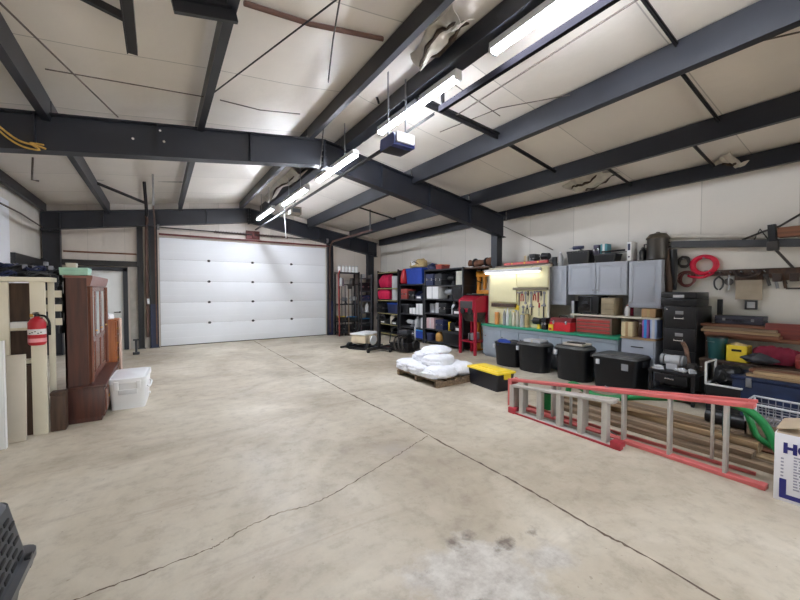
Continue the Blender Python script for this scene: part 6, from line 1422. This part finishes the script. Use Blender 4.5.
line([at(284, 207, Y=9.6), at(286, 238, Y=9.6)], 0.012, white, 'pull_cord', 'white release cord hanging before the overhead door', 'cord')
LAMP, SKY, EXPO, SUN = 66.0, 0.45, 0.8, 30.0
# ================================================================== STRIP LIGHTS AND LIGHTING
tubem = emit('lit tube', (238, 244, 255), LAMP)
tubeb = emit('lit boosted tube', (238, 244, 255), LAMP*1.6)  # emission raised on the far strip lights to brighten that end

spans = [(0.05, 2.49, 'lit white strip light nearest the viewer at the top edge'), (2.96, 4.66, 'lit white strip light beside the blue opener'), (4.95, 6.5, 'lit white strip light under the big rafter'),
         (7.1, 8.75, 'lit white strip light fourth along the ridge'), (9.3, 11.0, 'lit white strip light nearest the overhead door'), (-2.6, -0.9, 'lit strip light on the ridge behind the viewer')]
for i, (a, b, lab) in enumerate(spans):
    LX, FZ_ = (2.4 if i == 4 else 2.5, 3.62) if i in (2, 3, 4) else (2.75, 3.90)
    L_ = b-a
    t = T('strip_light', lab, 'light', (LX, (a+b)/2, FZ_), 0, 'strip lights along the ridge')
    MB().box(-0.046, -L_/2, 0.012, 0.046, L_/2, 0.085, 0.006).build('housing', white, t)
    d = MB()
    d.prism([(-0.042, 0.012), (0.042, 0.012), (0.042, -0.004), (0.026, -0.022), (-0.026, -0.022), (-0.042, -0.004)], 'Y', -L_/2+0.03, L_/2-0.03)
    d.build('diffuser', tubeb if i in (2, 3, 4) else tubem, t)
    for s_ in (-1, 1): MB().box(-0.05, s_*L_/2, -0.026, 0.05, s_*(L_/2-0.03), 0.04, 0.004).build('end_cap', white, t)
    hz = zc(LX)-0.03-FZ_ if FZ_ < 3.7 else 0.16
    for s_ in (-1, 1): MB().box(-0.006, s_*L_/4-0.01, 0.1, 0.006, s_*L_/4+0.01, hz).build('hanger', galv, t)
# daylight from the open bay behind the viewer
w = bpy.data.worlds.new('sky'); scene.world = w; w.use_nodes = True
N = w.node_tree.nodes; bg = N['Background']
sk = N.new('ShaderNodeTexSky'); sk.sky_type = 'NISHITA'; sk.sun_disc = False; sk.sun_elevation = math.radians(42); sk.sun_rotation = 2.5
w.node_tree.links.new(sk.outputs['Color'], bg.inputs['Color']); bg.inputs['Strength'].default_value = SKY
pl = bpy.data.lights.new('door_portal', 'AREA'); pl.shape = 'RECTANGLE'; pl.size = FX1-FX0; pl.size_y = FZ; pl.cycles.is_portal = True
po = bpy.data.objects.new('door_portal', pl); COL.objects.link(po); po.location = ((FX0+FX1)/2, YF-0.05, FZ/2); po.rotation_euler = (PI/2, 0, 0)
sl = bpy.data.lights.new('sun', 'SUN'); sl.energy = SUN; sl.angle = 0.01; sl.color = (1.0, 0.98, 0.96)
so = bpy.data.objects.new('sun', sl); COL.objects.link(so); so.rotation_euler = (math.radians(24), math.radians(10), 0); so.location = (0, -12, 14)
cam = bpy.data.cameras.new('camera'); co = bpy.data.objects.new('camera', cam); COL.objects.link(co)
cam.sensor_width = 36.0; cam.lens = 36.0*FPX/800.0; cam.clip_start = 0.05
co.location = (0, 0, CH); co.rotation_euler = (PI/2+PIT, 0, -YAW); scene.camera = co
vs = scene.view_settings; vs.view_transform = 'Standard'; vs.look = 'None'; vs.gamma = 1.0; vs.exposure = EXPO; vs.use_curve_mapping = False
scene.cycles.use_denoising = True; scene.cycles.max_bounces = 8; scene.cycles.diffuse_bounces = 5
scene.cycles.sample_clamp_indirect = 6.0; scene.cycles.caustics_reflective = False; scene.cycles.caustics_refractive = False
